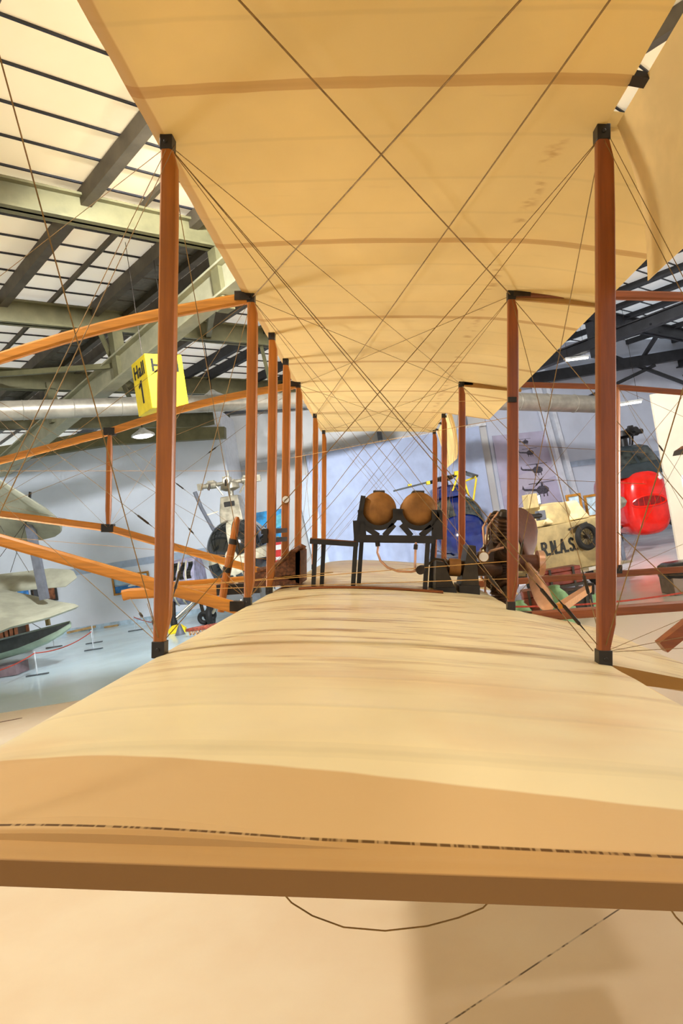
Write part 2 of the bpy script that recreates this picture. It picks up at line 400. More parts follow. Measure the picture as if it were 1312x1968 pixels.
# ---- roof: a level grid at 45 degrees to the span
S2 = math.sqrt(.5); HR = EYE_H+6.0
def uv(u, v, z): return V(((u-v)*S2, (u+v)*S2, z))
def ceil_mat():
    m, nt, b, out = nodes('roof_sheeting')
    t = nt.nodes.new('ShaderNodeTexCoord'); sx = nt.nodes.new('ShaderNodeSeparateXYZ'); nt.links.new(t.outputs['Object'], sx.inputs[0])
    n = noise(nt, coords(nt, (.5, .5, 1)), 1.0, 4)
    u = mth(nt, 'MULTIPLY', mth(nt, 'ADD', sx.outputs[0], sx.outputs[1]), S2)
    col = mixc(nt, mapr(nt, sx.outputs[1], 9, 15), srgb(228, 208, 168), srgb(232, 226, 214))  # warm reflected light on the near sheets, painted into their colour
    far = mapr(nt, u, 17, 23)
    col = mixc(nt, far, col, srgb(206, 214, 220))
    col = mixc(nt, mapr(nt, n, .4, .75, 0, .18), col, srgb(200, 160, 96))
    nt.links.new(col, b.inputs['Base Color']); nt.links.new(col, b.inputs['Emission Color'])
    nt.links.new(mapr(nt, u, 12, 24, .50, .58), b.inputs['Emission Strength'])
    b.inputs['Roughness'].default_value = .7
    return m
c = MB()
c.add([uv(-22, -22, HR), uv(44, -22, HR), uv(44, 30, HR), uv(-22, 30, HR)], [(0, 1, 2, 3)])
c.m = 1
k = 0; v = 6.95-.68*36
while v < 28:
    c.bar(uv(-22, v, HR-.02), uv(44, v, HR-.02), .028 if v < 18 else .04, .03); v += .68
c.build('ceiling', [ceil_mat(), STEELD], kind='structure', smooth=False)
TN = [0]
def trim(mb, m, smooth=False):
    TN[0] += 1
    return mb.build('trim_%d' % TN[0], m, kind='structure', smooth=smooth)
for u, w, h in ((1.75, .16, .24), (2.42, .16, .24), (4.63, .17, .26), (5.60, .06, .09), (6.52, .16, .26), (7.25, .16, .26), (7.75, .16, .26), (8.6, .06, .1), (9.5, .16, .26),
                (11.2, .16, .26), (12.0, .16, .26), (13.9, .16, .26), (15.0, .16, .26), (16.6, .16, .26), (18.4, .14, .18), (20.0, .14, .18), (21.6, .14, .18), (23.2, .14, .18),
                (25.0, .15, .18), (27.0, .15, .18), (29.4, .16, .2), (32.0, .16, .2), (35.0, .16, .2)):
    trim(MB().bar(uv(u, -20, HR-.05-h/2), uv(u, 29, HR-.05-h/2), w, h), OLIVED if u < 10 else STEELD)
# grey louvred unit between two purlins
lv = MB()
for i in range(24):
    lv.bar(uv(6.60, 8.5+i*.62, HR-.16), uv(6.60, 9.05+i*.62, HR-.16), .02, .2)
    lv.box(uv(6.90, 8.8+i*.62, HR-.12), (.58, .56, .12), Matrix.Rotation(PI/4, 3, 'Z'))
trim(lv, mat('grey_duct_steel', srgb(104, 98, 86), .5, .2, .15, 9))
def ibeam(a, b, h, fl, m, web=.05):
    a = V(a); b = V(b); dz = V((0, 0, h/2-.02))
    mb = MB().bar(a, b, web, h).bar(a+dz, b+dz, fl, .04).bar(a-dz, b-dz, fl, .04)
    return trim(mb, m)
for v, z0, z1 in ((5.3, 5.41, 5.85), (9.82, 5.41, 5.85), (14.2, 5.36, 5.85), (18.5, 5.2, 5.75), (22.4, 5.0, 5.6)):
    ibeam(uv(-14, v, EYE_H+(z0+z1)/2), uv(17, v, EYE_H+(z0+z1)/2), z1-z0, .24, OLIVE)
    ibeam(uv(17.3, v, EYE_H+(z0+z1)/2), uv(38, v, EYE_H+(z0+z1)/2), z1-z0, .26, STEELD)
ibeam(uv(6.95, 9.0, EYE_H+4.86), uv(6.95, 24.5, EYE_H+3.95), .56, .34, mat('pale_olive_steel', srgb(172, 166, 134), .5, 0, .08, 3))             # rafter of the portal frame
ibeam(uv(20.5, 3.0, EYE_H+5.0), uv(20.5, 22, EYE_H+4.3), .36, .32, STEELD)
ibeam(uv(29.5, 2.0, EYE_H+5.1), uv(29.5, 20, EYE_H+4.7), .4, .34, STEELD)
for a, b in (((7.0, 10.2), (9.4, 14.2)), ((7.0, 14.5), (5.0, 18.5)), ((7.0, 14.6), (9.6, 18.5)), ((20.5, 8), (24, 14)), ((20.5, 14), (24.5, 9.8)), ((29.5, 8), (33, 14)), ((29.5, 13), (25.5, 9.8))):
    trim(MB().bar(uv(*a, EYE_H+4.7), uv(*b, EYE_H+5.5), .12, .12), OLIVE if a[0] < 15 else STEELD)
for u, v in ((6.95, 9.82), (6.95, 14.2), (6.95, 18.5), (20.5, 9.82), (20.5, 14.2), (29.5, 9.82), (29.5, 14.2)):
    zt = EYE_H+5.4; zb = EYE_H+4.3
    trim(MB().box(uv(u, v, (zt+zb)/2), (.24, .24, zt-zb), Matrix.Rotation(PI/4, 3, 'Z')), OLIVE if u < 15 else STEELD)
for i in range(5):
    u0 = 2.2+i*4.4
    trim(MB().bar(uv(u0, 14.2, EYE_H+5.35), uv(u0+1.1, 15.4, EYE_H+4.1), .09, .09), OLIVE)
# eaves beam over the left wall and the dark roof edge over the right one
ea, ec = WP(-40, 912, 21.5), WP(440, 885, 21.5)
trim(MB().bar((-22, 21.5, 6.15), (-8.0, 21.5, 6.02), .3, .5).bar((-8.0, 21.5, 6.02), (-4.3, 21.5, 5.55), .3, .5, h2=.36), OLIVE)
trim(MB().bar((-4.6, 23.6, 6.75), (4.3, 23.6, 6.0), .3, .34).bar((4.3, 23.6, 6.0), (21, 31.8, 7.5), .3, .4), STEELD)
for t0, t1, z0, z1 in ((3.8, 8.0, 5.2, 6.4), (6.0, 9.5, 6.8, 5.6), (9.5, 13, 5.9, 6.9)):
    trim(MB().bar((*wrp(t0, .6), z0), (*wrp(t1, .6), z1), .1, .12), STEELD)
# ---------------------------------------------------------------- ducts and lamps
d0, d1 = WP(-60, 792, 14.0), WP(500, 772, 17.5); dd = (d1-d0).normalized()
mb = MB().tube([d0-dd*3, d0, d1, d1+dd*4], .215, 20)
for i in range(9): mb.torus(d0+dd*(i*1.05), dd, .216, .012, 24, 6)
SILV = mat('galvanised_duct', srgb(172, 164, 148), .4, .4, .1, 4)
tag(mb.build('ventilation_duct', SILV), 'round silver ventilation duct under the roof behind the yellow hall sign', 'duct')
d2, d3 = WP(880, 768, 18.5), WP(1170, 778, 20.5); dd2 = (d3-d2).normalized()
mb = MB().tube([d2-dd2*.6, d2, d3], .25, 20)
for i in range(5): mb.torus(d2+dd2*(i*.95), dd2, .251, .014, 24, 6)
tag(mb.build('ventilation_duct', SILV), 'round silver ventilation duct above the helicopter mural at right', 'duct')
LAMPE = emis('lamp_glow', (1.0, .95, .85), 7.0)
LAMPW = mat('lamp_white_enamel', srgb(226, 226, 220), .4)
def disc_lamp(p, label, r=.26):
    t = thing('ceiling_lamp', label, 'lamp', p, 0, 'disc lamps under the roof')
    MB().tube([(0, 0, .22), (0, 0, .16), (0, 0, .05), (0, 0, 0)], [.06, .12, r, r*1.04], 24).build('shade', LAMPW, t)
    MB().ell((0, 0, .0), (r*.86, r*.86, .05), 24, 8).build('diffuser', LAMPE, t)
    MB().cyl((0, 0, .2), (0, 0, HR-p[2]-.02), .012, 8).build('stem', IRON, t)
    return t
disc_lamp(WP(275, 838, 18.0), 'glowing disc lamp lower left of the yellow hall sign', .3)
disc_lamp(WP(409, 765, 18.0), 'glowing disc lamp to the right of the yellow hall sign', .3)
def tube_lamp(p, rz, label, L=.7):
    t = thing('strip_lamp', label, 'lamp', p, rz, 'strip lamps under the roof')
    MB().box((0, 0, .05), (L+.06, .16, .06)).build('housing', LAMPW, t, bevel=.01)
    MB().tube([(-L/2, 0, 0), (L/2, 0, 0)], .035, 12).build('tube', LAMPE, t)
    for s in (-1, 1): MB().cyl((s*L*.4, 0, .06), (s*L*.4, 0, HR-p[2]-.02), .006, 6).build('hanger', IRON, t)
tube_lamp(WP(1108, 690, 22.0), math.radians(10), 'lit strip lamp under the dark roof steel at right', .75)
tube_lamp(WP(1205, 776, 22.0), math.radians(5), 'dim strip lamp above the red helicopter', .9)
# ---------------------------------------------------------------- the biplane
B0 = V((0, Y0, -1.70))                  # foot of the aircraft in its own frame
ac = thing('biplane', 'early biplane with tan linen wings and orange varnished wooden struts', 'biplane', EYE+RY @ B0)
ac.rotation_euler = (0, TILT, 0)
AT = Matrix.Translation(-B0)
def A(): return MB(AT)
ZU, ZL = 1.456, -.444
XF, XR = -.785, .792
# wings
LT = [(-.815, -.478), (-.79, -.455), (-.70, -.432), (-.5, -.408), (-.25, -.398), (.1, -.404), (.45, -.424), (.79, -.452), (1.05, -.500), (1.33, -.560)]
TIPY = .945
def ltop(x, y):
    z = crv(LT, x)
    w = min(max((y-TIPY)/.40, 0), 1); w = w*w*(3-2*w)
    z = z*w+(-.464-.012*max(0, (x-.2))**2-.02*max(0, -.55-x))*(1-w)
    sag = math.sin(PI*(y-2.19)/.305)**2
    return z-.003*sag*min(1, max(0, (x+.75)*3))*w
def lbot(x, y):
    t = (x+.815)/(1.33+.815)
    return crv(LT, x)-.012-.05*math.sin(PI*min(1, max(.0, t*.93+.04)))**.7 if y > TIPY+.05 else -.500-.012*max(0, (x-.2))**2
def wing(name, stations, te, le, top, bot, m, n=44):
    rs = []
    for y in stations:
        x0, x1 = le(y), te(y)
        cut = min(x1, .80)
        xs = [x0+(cut-x0)*(k/(n-11))**1.5 for k in range(n-10)]+[cut+(x1-cut)*k/10 for k in range(1, 11)]
        rs.append([V((x, y, top(x, y))) for x in xs]+[V((x, y, bot(x, y))) for x in reversed(xs)])
    return A().rings(rs).build(name, m, ac, angle=40)
def stat(y0, y1, step, extra=()):
    s = list(np.arange(y0, y1, step))+[y1]
    for e in extra: s += [e-.0008, e+.0008]
    return sorted(set(round(x, 4) for x in s))
FAR = 2*Y0-TIPY
AIN = 2.44                              # inner end of the near ailerons
TEC = [AIN, 4.15, 2*Y0-4.15, 2*Y0-AIN]
def lte(y):
    if y < AIN or y > 2*Y0-AIN: return .81
    if 4.15 < y < 2*Y0-4.15: return .83
    return 1.33
lw_st = [TIPY, TIPY+.004, TIPY+.012, TIPY+.03, TIPY+.06]+stat(TIPY+.1, FAR, .061, TEC)
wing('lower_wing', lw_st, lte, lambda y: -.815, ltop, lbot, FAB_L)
UB = [(-.84, 1.462), (-.80, 1.452), (-.6, 1.462), (0, 1.47), (.6, 1.462), (.79, 1.452), (1.0, 1.425), (1.33, 1.372)]
def ubot(x, y):
    sag = math.sin(PI*(y-2.19)/.305)**2
    return crv(UB, x)+.004*sag*min(1, max(0, (1.3-x)*3))
def utop(x, y):
    t = (x+.84)/(1.33+.84)
    return crv(UB, x)+.012+.062*math.sin(PI*min(1, max(0, t*.93+.03)))**.7
def ute(y):
    if y < AIN or y > 2*Y0-AIN: return .80
    return 1.33
wing('upper_wing', stat(.80, 2*Y0-.80, .061, [AIN, 2*Y0-AIN]), ute, lambda y: -.84, utop, ubot, FAB_U)
# ailerons: upper ones hang down, lower ones droop under the trailing edge
def aileron(y0, y1, a, b, name='aileron'):
    pts = []
    n = 9
    mb = A()
    rs = []
    for k in range(n):
        t = k/(n-1); x = a[0]+(b[0]-a[0])*t+.03*math.sin(PI*t); z = a[1]+(b[1]-a[1])*t; th = .030*(1-t)**.5+.006
        rs.append((x, z, th))
    ys = list(np.arange(y0, y1, .12))+[y1]
    rr = [[V((x, y, z)) for x, z, th in rs]+[V((x+th, y, z+.004)) for x, z, th in reversed(rs)] for y in ys]
    o = mb.rings(rr).build(name, FAB, ac, angle=40)
    for yy in (y0+.25, (y0+y1)/2, y1-.25): A().bar((a[0]-.05, yy, a[1]+.005), (a[0]+.02, yy, a[1]-.01), .05, .02).build('hinge', BLACK, o)
aileron(.82, AIN, (.842, 1.458), (.945, .895)); aileron(2*Y0-AIN, 2*Y0-.82, (.842, 1.458), (.945, .895))
aileron(.95, AIN-.03, (.845, -.50), (1.02, -1.02)); aileron(2*Y0-AIN+.03, 2*Y0-.95, (.845, -.50), (1.02, -1.02))
# exposed end ribs of the trailing edge bays
A().bar((.80, AIN-.004, -.482), (1.33, AIN-.004, -.556), .006, .058, h2=.018).build('end_rib', RIBF, ac)
for y in (4.13, 6.58): A().bar((.82, y, 1.438), (1.36, y, 1.368), .02, .06, h2=.03).build('end_rib', RIBF, ac)
# stitched seam strip over the rear spar
# struts
YS = {1: 2.45, 2: 4.12, 3: 4.94, 4: 5.69, 5: 6.60, 6: 8.36, 7: 9.73, 0: .98}
def surf(x, y): return ltop(x, y)
def strut_mesh(zb, zt, m):
    """flat streamlined strut with tapered ends, its local origin on the axis at z = 0"""
    prof = [(zb+.03, .019), (zb+.07, .021), (zb+.15, .040), (zb+.3, .043), ((zb+zt)/2, .044), (zt-.3, .043), (zt-.12, .040), (zt-.05, .021), (zt-.03, .019)]
    rs = []
    for z, h in prof:
        rs.append([V((kx, ky*.024, z)) for kx, ky in ((-.023, -.35), (-.021, -.75), (-.015, -1), (h*.5, -1), (h*.85, -.8), (h, -.3), (h, .3), (h*.85, .8), (h*.5, 1), (-.015, 1), (-.021, .75), (-.023, .35))])
    mb = MB(); mb.rings(rs); me = mb.build('interplane_strut', m, ac, angle=30)
    fit = []
    for z0, z1 in ((zb, zb+.06), (zt-.055, zt)):
        f = MB(); f.box((-.001, 0, (z0+z1)/2), (.047, .052, z1-z0)); f.cyl((-.001, -.03, (z0+z1)/2), (-.001, .03, (z0+z1)/2), .008, 10)
        fo = f.build('end_fitting', BLACK, me, bevel=.004); fit.append(fo)
    return me
def strut_at(proto, x, y):
    o = proto if proto.get('used') is None else copy_tree(proto, ac)
    proto['used'] = 1
    o.location = V((x, y, 0))-B0
    return o
sf = strut_mesh(ZL-.015, ZU, WOODZ); sr = strut_mesh(ZL-.02, ZU, WOODR)
for i in (1, 2, 3, 4, 5, 6, 7): strut_at(sf, XF, YS[i])
for i in (1, 2, 5, 6, 7): strut_at(sr, XR, YS[i])
for o in (sf, sr): del o['used']
for o in list(ac.children):
    if 'used' in o.keys(): del o['used']
# front outriggers (left) and tail booms (right)
ST = -2.655                             # station of the outrigger upright
def pole(name, pts, w, h, m, parent=ac):
    mb = A()
    rs = []
    pts = [V(p) for p in pts]
    for i, p in enumerate(pts):
        d = (pts[min(i+1, len(pts)-1)]-pts[max(i-1, 0)]).normalized(); u = V((0, 0, 1)); u = (u-d*u.dot(d)).normalized(); r = d.cross(u)
        rs.append([p+r*(a*w/2)+u*(b*h/2) for a, b in ((-1, -.6), (-.6, -1), (.6, -1), (1, -.6), (1, .6), (.6, 1), (-.6, 1), (-1, .6))])
    return mb.rings(rs).build(name, m, parent, angle=30)
def bow(a, b, s, n=9):
    a = V(a); b = V(b); return [a.lerp(b, k/(n-1))+V((0, 0, s*math.sin(PI*k/(n-1)))) for k in range(n)]
for y in (YS[2], YS[5]):
    pole('front_boom', bow((XF, y, ZU-.02), (ST, y, .975), .05)+[V((-5.0, y, .36))], .045, .068, WOODX)
    pole('front_boom', [V((XF-.04, y, ZL-.03)), V((ST, y, .02)), V((-5.0, y, .30))], .045, .072, WOODX)
    u = A().tube([(ST, y, .04), (ST, y, .2), (ST, y, .8), (ST, y, .95)], [.02, .032, .032, .02], 10, flat=.7).build('boom_upright', WOODZ, ac)
    A().box((ST, y, .975), (.11, .06, .075)).build('joint_plate', BLACK, u)
    A().box((ST, y, .02), (.12, .06, .08)).build('joint_plate', BLACK, u)
    A().box((XF-.06, y, ZL-.01), (.09, .06, .06)).build('boom_clip', IRON, ac)
    A().box((XF-.05, y, ZU-.015), (.10, .06, .055)).build('boom_clip', IRON, ac)
BT = 2.27
for y in (YS[2], YS[5]):
    pole('tail_boom', [V((XR+.03, y, ZU-.012)), V((BT, y, 1.40)), V((7.4, y, .95))], .04, .05, WOODXR)
    pole('tail_boom', [V((XR+.03, y, ZL-.055)), V((BT, y, -.375)), V((7.4, y, .05))], .045, .06, WOODXR)
    u = A().tube([(BT, y, -.36), (BT, y, -.2), (BT, y, 1.25), (BT, y, 1.4)], [.03, .04, .04, .03], 12, flat=.5).build('boom_upright', WOODZ, ac)
    A().box((BT, y, -.33), (.06, .05, .08)).build('joint_plate', BLACK, u)
    A().box((XR+.06, y, ZU-.0), (.1, .06, .07)).build('boom_clip', IRON, ac)
    A().box((XR+.07, y, ZL-.055), (.09, .07, .07)).build('boom_clip', IRON, ac)
A().bar(AP(1076, 1168, 4.3), AP(1131, 1131, 5.6), .05, .05).build('skid_brace', WOODX, ac)
A().box(AP(1131, 1131, 5.6), (.07, .06, .09)).build('brace_clip', BLACK, ac)
A().bar(AP(1270, 1243, 3.2), AP(1345, 1183, 3.2), .06, .055).build('skid_brace', WOODXR, ac)
# nacelle floor, pilot's seat, control column
NY = 5.32
pole('nacelle_rail', [AP(237, 1144, NY), AP(250, 1141, NY), AP(345, 1136, NY), AP(418, 1134, NY)], .07, .085, WOODX)
A().bar(AP(418, 1134, NY), AP(500, 1129, NY), .08, .08).build('nacelle_end', BLACK, ac)
pole('nacelle_rail', [AP(262, 1137, NY+.5), AP(300, 1126, NY+.5), AP(480, 1112, NY+.5)], .05, .05, WOODX)
A().bar(AP(300, 1134, NY+.25), AP(470, 1124, NY+.25), .3, .015).build('nacelle_floor', WOODX, ac)
c0, c1, c2, c3 = AP(455, 1000, 5.2), AP(447, 1045, 5.2), AP(432, 1120, 5.2), AP(424, 1176, 5.2)
cc = A().tube([c0+(c0-c1)*.15, c0, c1, c2, c3], [.012, .026, .03, .03, .026], 10).build('control_column', WOODZ, ac)
A().tube([AP(449, 1036, 5.2), AP(447, 1046, 5.2)], .034, 12).build('collar', BLACK, cc)
A().tube([AP(437, 1090, 5.2), AP(435, 1100, 5.2)], .034, 12).build('collar', BLACK, cc)
sy = 5.37
def sp(px, py, dy=0): return AP(px, py, sy+dy)
seat = A()
poly = [sp(494, 1098), sp(522, 1094), sp(538, 1082), sp(560, 1066), sp(580, 1053), sp(583, 1060), sp(581, 1118), sp(494, 1126)]
def flat(mb, pts, th):
    a = [V(p) for p in pts]; b = [p+V((0, th, 0)) for p in a]; n = len(a)
    mb.add(a+b, [tuple(range(n))[::-1], tuple(range(n, 2*n))]+[(i, (i+1) % n, n+(i+1) % n, n+i) for i in range(n)])
flat(seat, [p-V((0, .22, 0)) for p in poly], .03); so = seat.build('wicker_seat', WICK, ac, angle=25)
s2 = A(); flat(s2, [p+V((0, .22, 0)) for p in poly], .03); s2.build('side_panel', WICK, so, angle=25)
bk = A(); bk.bar(sp(579, 1056), sp(579, 1118), .44, .04, up=(1, 0, 0)); bk.build('backrest', WICK, so)
A().bar(sp(496, 1112), sp(578, 1106), .44, .04).build('seat_pan', mat('seat_leather', srgb(92, 48, 26), .5), so)
for dy in (-.205, .235):
    A().tube([sp(494, 1097, dy), sp(522, 1092, dy), sp(540, 1080, dy), sp(562, 1062, dy), sp(581, 1050, dy), sp(585, 1054, dy)], .022, 10).build('arm_roll', WICK, so)
# brackets and dial between the third and fourth front struts
for py in (1021, 1038): A().bar(AP(508, py+1, 4.9), AP(546, py-2, 5.6), .05, .035).build('strut_bracket', BLACK, ac)
A().bar(AP(510, 1016, 4.9), AP(510, 1042, 4.9), .03, .03).build('strut_bracket', BLACK, ac)
dl = A().cyl(AP(549, 960, 5.66), AP(549, 960, 5.60), .034, 24).build('dial', BRASS, ac)
dp = AP(549, 960, 5.60)
A().cyl(dp+V((0, -.001, 0)), dp+V((0, -.006, 0)), .028, 24).build('dial_face', WHITE, dl)
A().bar(dp+V((-.016, -.009, -.012)), dp+V((.016, -.009, .014)), .003, .004).build('needle', BLACK, dl)
# fuel tanks on their stand
TY0, TY1 = 4.95, 5.50
tz = .168; tr_ = .122
for tx in (.006, .292):
    t = A()
    t.tube([(tx, TY0-.03, tz), (tx, TY0-.022, tz), (tx, TY0, tz), (tx, TY1, tz), (tx, TY1+.03, tz)], [.03, .09, tr_, tr_, .05], 40)
    to = t.build('fuel_tank', BRASS, ac, angle=30)
    A().torus((tx, TY0+.004, tz), (0, 1, 0), tr_-.002, .006, 40, 8).build('rim', BRASS, to)
    A().box((tx-.0, TY0+.16, tz+tr_+.006), (.085, .3, .018)).build('filler_cap', DARKB, to, bevel=.005)
fy = TY0-.02
def fpt(px, py, dy=0): return AP(px, py, fy+dy)
fr = A()
fr.bar(fpt(682, 1035), fpt(834, 1037), .06, .055)
fr.bar(fpt(684, 1039), fpt(698, 953), .05, .035, up=(1, 0, 0)); fr.bar(fpt(690, 1000), fpt(692, 1037), .05, .09, up=(1, 0, 0))
fr.bar(fpt(840, 1037), fpt(839, 980), .05, .075, up=(1, 0, 0)); fr.bar(fpt(764, 1000), fpt(764, 978), .05, .07, up=(1, 0, 0))
for tx in (.006, .292):
    pts_o = [V((tx+(tr_+.032)*math.cos(a), fy-.025, tz+(tr_+.032)*math.sin(a))) for a in [PI*1.02+PI*.96*k/20 for k in range(21)]]
    pts_i = [V((tx+(tr_-.004)*math.cos(a), fy-.025, tz+(tr_-.004)*math.sin(a))) for a in [PI*1.02+PI*.96*k/20 for k in range(21)]]
    for k in range(20): flat(fr, [pts_o[k], pts_o[k+1], pts_i[k+1], pts_i[k]], .05)
for a, b in (((700, 1012), (727, 1030)), ((757, 1008), (738, 1030)), ((771, 1008), (790, 1030)), ((829, 1012), (808, 1030))):
    fr.bar(fpt(*a), fpt(*b), .05, .04, up=(0, 0, 1))
fo = fr.build('tank_stand', BLACK, ac, smooth=False)
for px, py, dy in ((678, 1129, 0), (689, 1129, .35), (816, 1143, 0), (827, 1138, .35)):
    tp = AP(px+6, 1036, fy+dy); bt = AP(px, py, fy+dy); bt.z = ltop(bt.x, fy+dy)-.004
    A().bar(V((tp.x, fy+dy, tp.z)), bt, .03, .032, up=(1, 0, 0)).build('leg', BLACK, fo)
for dy in (.0, .5):
    A().bar(AP(690, 1036, fy+dy), AP(834, 1038, fy+dy), .03, .03).build('cross_rail', BLACK, fo)
# low bench frame to the left of the tanks
bn = A().bar(fpt(597, 1040, .02), fpt(688, 1046, .02), .16, .035).build('bench_frame', BLACK, ac)
for px, py, dy in ((602, 1124, 0), (618, 1124, .12)):
    bt = AP(px, py, fy+dy); bt.z = ltop(bt.x, fy+dy)-.004
    A().bar(AP(px+4, 1043, fy+dy), bt, .028, .03, up=(1, 0, 0)).build('leg', BLACK, bn)
A().tube([AP(596, 1036, fy-.04), AP(602, 1037, fy-.04), AP(685, 1043, fy-.04)], .012, 8).build('bench_rail', WOODY, bn)
# batten across the wing in front of the tanks
pb = [V((x, fy-.07, ltop(x, fy-.07)+.006)) for x in np.linspace(-.56, .46, 14)]
A().tube(pb, .013, 8, flat=2.2).build('batten', WOODY, ac)
# pipes
pp = [AP(*q, fy-.03) for q in ((725, 1040), (726, 1052), (725, 1062), (731, 1078), (745, 1091), (765, 1098), (790, 1099), (803, 1096))]
po = A().tube(pp, .0085, 10).build('fuel_pipe', COPPER, ac)
A().tube([AP(725, 1040, fy-.03), AP(726, 1050, fy-.03)], .017, 10).build('pipe_union', IRON, po)
p2 = A().tube([AP(799, 1042, fy-.03), AP(798, 1060, fy-.03), AP(797, 1096, fy-.03)], .0085, 10).build('fuel_pipe', COPPER, ac)
A().tube([AP(799, 1046, fy-.03), AP(798, 1056, fy-.03)], .015, 10).build('pipe_union', IRON, p2)
vb = AP(812, 1095, fy-.02)
A().cyl(vb+V((-.02, -.05, 0)), vb+V((.0, .06, 0)), .032, 18).build('valve', IRON, ac)
# engine bearers: two dark wedge plates joined by a shaft
def wedge(face, boxp, y, depth, name='engine_bearer'):
    mb = A(); flat(mb, [AP(px, py, y) for px, py in face], depth)
    o = mb.build(name, DARKB, ac, smooth=False)
    m2 = A(); flat(m2, [AP(px, py, y-.03) for px, py in boxp], depth+.06); m2.build('foot_box', BLACK, o, smooth=False)
wedge([(838, 1078), (852, 1080), (876, 1134), (836, 1134)], [(836, 1130), (876, 1130), (878, 1147), (838, 1147)], 5.0, .30)
wedge([(900, 1048), (914, 1049), (921, 1134), (884, 1134)], [(882, 1126), (922, 1126), (922, 1150), (884, 1150)], 5.05, .30)
A().tube([AP(852, 1090, 5.15), AP(895, 1092, 5.15), AP(958, 1094, 5.25)], .055, 16).build('engine_shaft', ENGB, ac)
A().tube([AP(862, 1090, 5.12), AP(884, 1091, 5.12)], .066, 16).build('bearing_collar', BRASS, ac)
A().tube([AP(822, 1085, 4.98), AP(836, 1074, 4.98), AP(852, 1076, 4.98), AP(862, 1090, 5.0)], .009, 8).build('oil_pipe', IRON, ac)
gx = AP(928, 1070, 5.1)
go = A().cyl(gx+V((0, .05, 0)), gx+V((0, -.03, 0)), .04, 20).build('gauge', BRASS, ac); A().cyl(gx+V((0, -.031, 0)), gx+V((0, -.036, 0)), .034, 20).build('gauge_face', WHITE, go)
# rotary engine seen edge on, seven finned cylinders round the crankcase
ec_ = AP(960, 1072, Y0+.15); EX = ec_.x
cr = A().tube([ec_+V((-.10, 0, 0)), ec_+V((-.07, 0, 0)), ec_+V((.07, 0, 0)), ec_+V((.12, 0, 0))], [.09, .15, .15, .10], 24).build('engine', ENGB, ac)
for k in range(7):
    a = 2*PI*k/7+.22; d = V((0, math.cos(a), math.sin(a)))
    pts, rad = [], []
    for j in range(15):
        r = .14+j*.0155; pts += [ec_+d*r, ec_+d*(r+.006)]; rad += [.078 if j % 2 else .066]*2
    cy = A().tube(pts, rad, 16).build('cylinder', ENGB, cr, angle=20)
    A().tube([ec_+d*.38, ec_+d*.41], [.05, .03], 12).build('cylinder_head', IRON, cy)
    A().tube([ec_+d*.40+V((-.04, 0, 0)), ec_+d*.27+V((-.115, 0, 0)), ec_+d*.12+V((-.115, 0, 0))], .009, 8).build('push_rod', COPPER, cy)
# pusher propeller behind the engine
hub = AP(1012, 1082, Y0+.1)
pr = A().cyl(hub+V((-.10, 0, 0)), hub+V((.10, 0, 0)), .066, 24).build('propeller', PROPW, ac)
A().cyl(hub+V((.08, 0, 0)), hub+V((.125, 0, 0)), .10, 24).build('hub_plate', COPPER, pr)
A().cyl(ec_, hub, .04, 12).build('propeller_shaft', IRON, pr)
def blade(tip, twist, m, name, cw=1.0):
    tip = V(tip); d = (tip-hub); L = d.length; d.normalize(); w0 = V((1, 0, 0)); w0 = (w0-d*w0.dot(d)).normalized(); n0 = d.cross(w0)
    rs = []
    for t, ch, tw in ((.0, .11, 1.25), (.06, .12, 1.2), (.16, .16, 1.05), (.3, .22, .85), (.5, .27, .62), (.7, .28, .46), (.85, .25, .38), (.95, .18, .34), (1.0, .06, .32)):
        a = twist*tw; e = w0*math.cos(a)+n0*math.sin(a); f = d.cross(e); th = .05*(1-t)+.012
        rs.append([hub+d*(L*t)+e*(ch*cw/2*math.cos(q))+f*(th/2*math.sin(q)) for q in [2*PI*k/16 for k in range(16)]])
    return A().rings(rs).build(name, m, pr)
blade(AP(1056, 1176, 4.45), 1.15, COPPER, 'blade', .42)['label'] = 'copper sheathed propeller blade'
blade(AP(1004, 978, 6.25), 1.0, PROPW, 'blade')['label'] = 'dark walnut propeller blade'
# dark engine cowl plates beside the engine
cw = A(); flat(cw, [AP(*q, 5.5) for q in ((942, 1008), (958, 998), (972, 990), (985, 1000), (990, 1040), (985, 1140), (958, 1146), (944, 1142), (947, 1082), (938, 1068), (936, 1050), (944, 1036))], .05)
cw.build('cowl_plate', mat('brown_cowl', srgb(74, 44, 22), .5, .2, .3, 6, bmp=.4, bscale=6), ac, smooth=False)
# ---- bracing wires
def F(i, top): return V((XF, YS[i], ZU-.03 if top else ZL+.03))
def Rr(i, top): return V((XR, YS[i], ZU-.03 if top else ZL+.03))
def wire(a, b, r=.0014, m=WIRE, name='bracing_wire', turn=None):
    o = A().tube([a, b], r, 6).build(name, m, ac)
    if turn is not None:
        a = V(a); b = V(b); d = (b-a).normalized(); p = a.lerp(b, turn)
        A().tube([p-d*.07, p-d*.045, p-d*.04, p+d*.04, p+d*.045, p+d*.07], [.002, .003, .0065, .0065, .003, .002], 8).build('turnbuckle', IRON, o)
    return o
zt = ZU-.025
wire((XF, YS[0], zt), (XR, YS[2], zt), .0032); wire((XR, YS[0], zt), (XF, YS[2], zt), .0032); wire((XR, YS[0], zt), (XF, YS[6], zt), .003)
wire((XF, YS[2], zt), (XR, YS[5], zt), .0022); wire((XR, YS[2], zt), (XF, YS[5], zt), .0022)
wire((XF, YS[5], zt), (XR, YS[7], zt), .0022); wire((XR, YS[5], zt), (XF, YS[7], zt), .0022)
wire((XF, YS[1], zt), (XR, YS[5], zt), .0018)
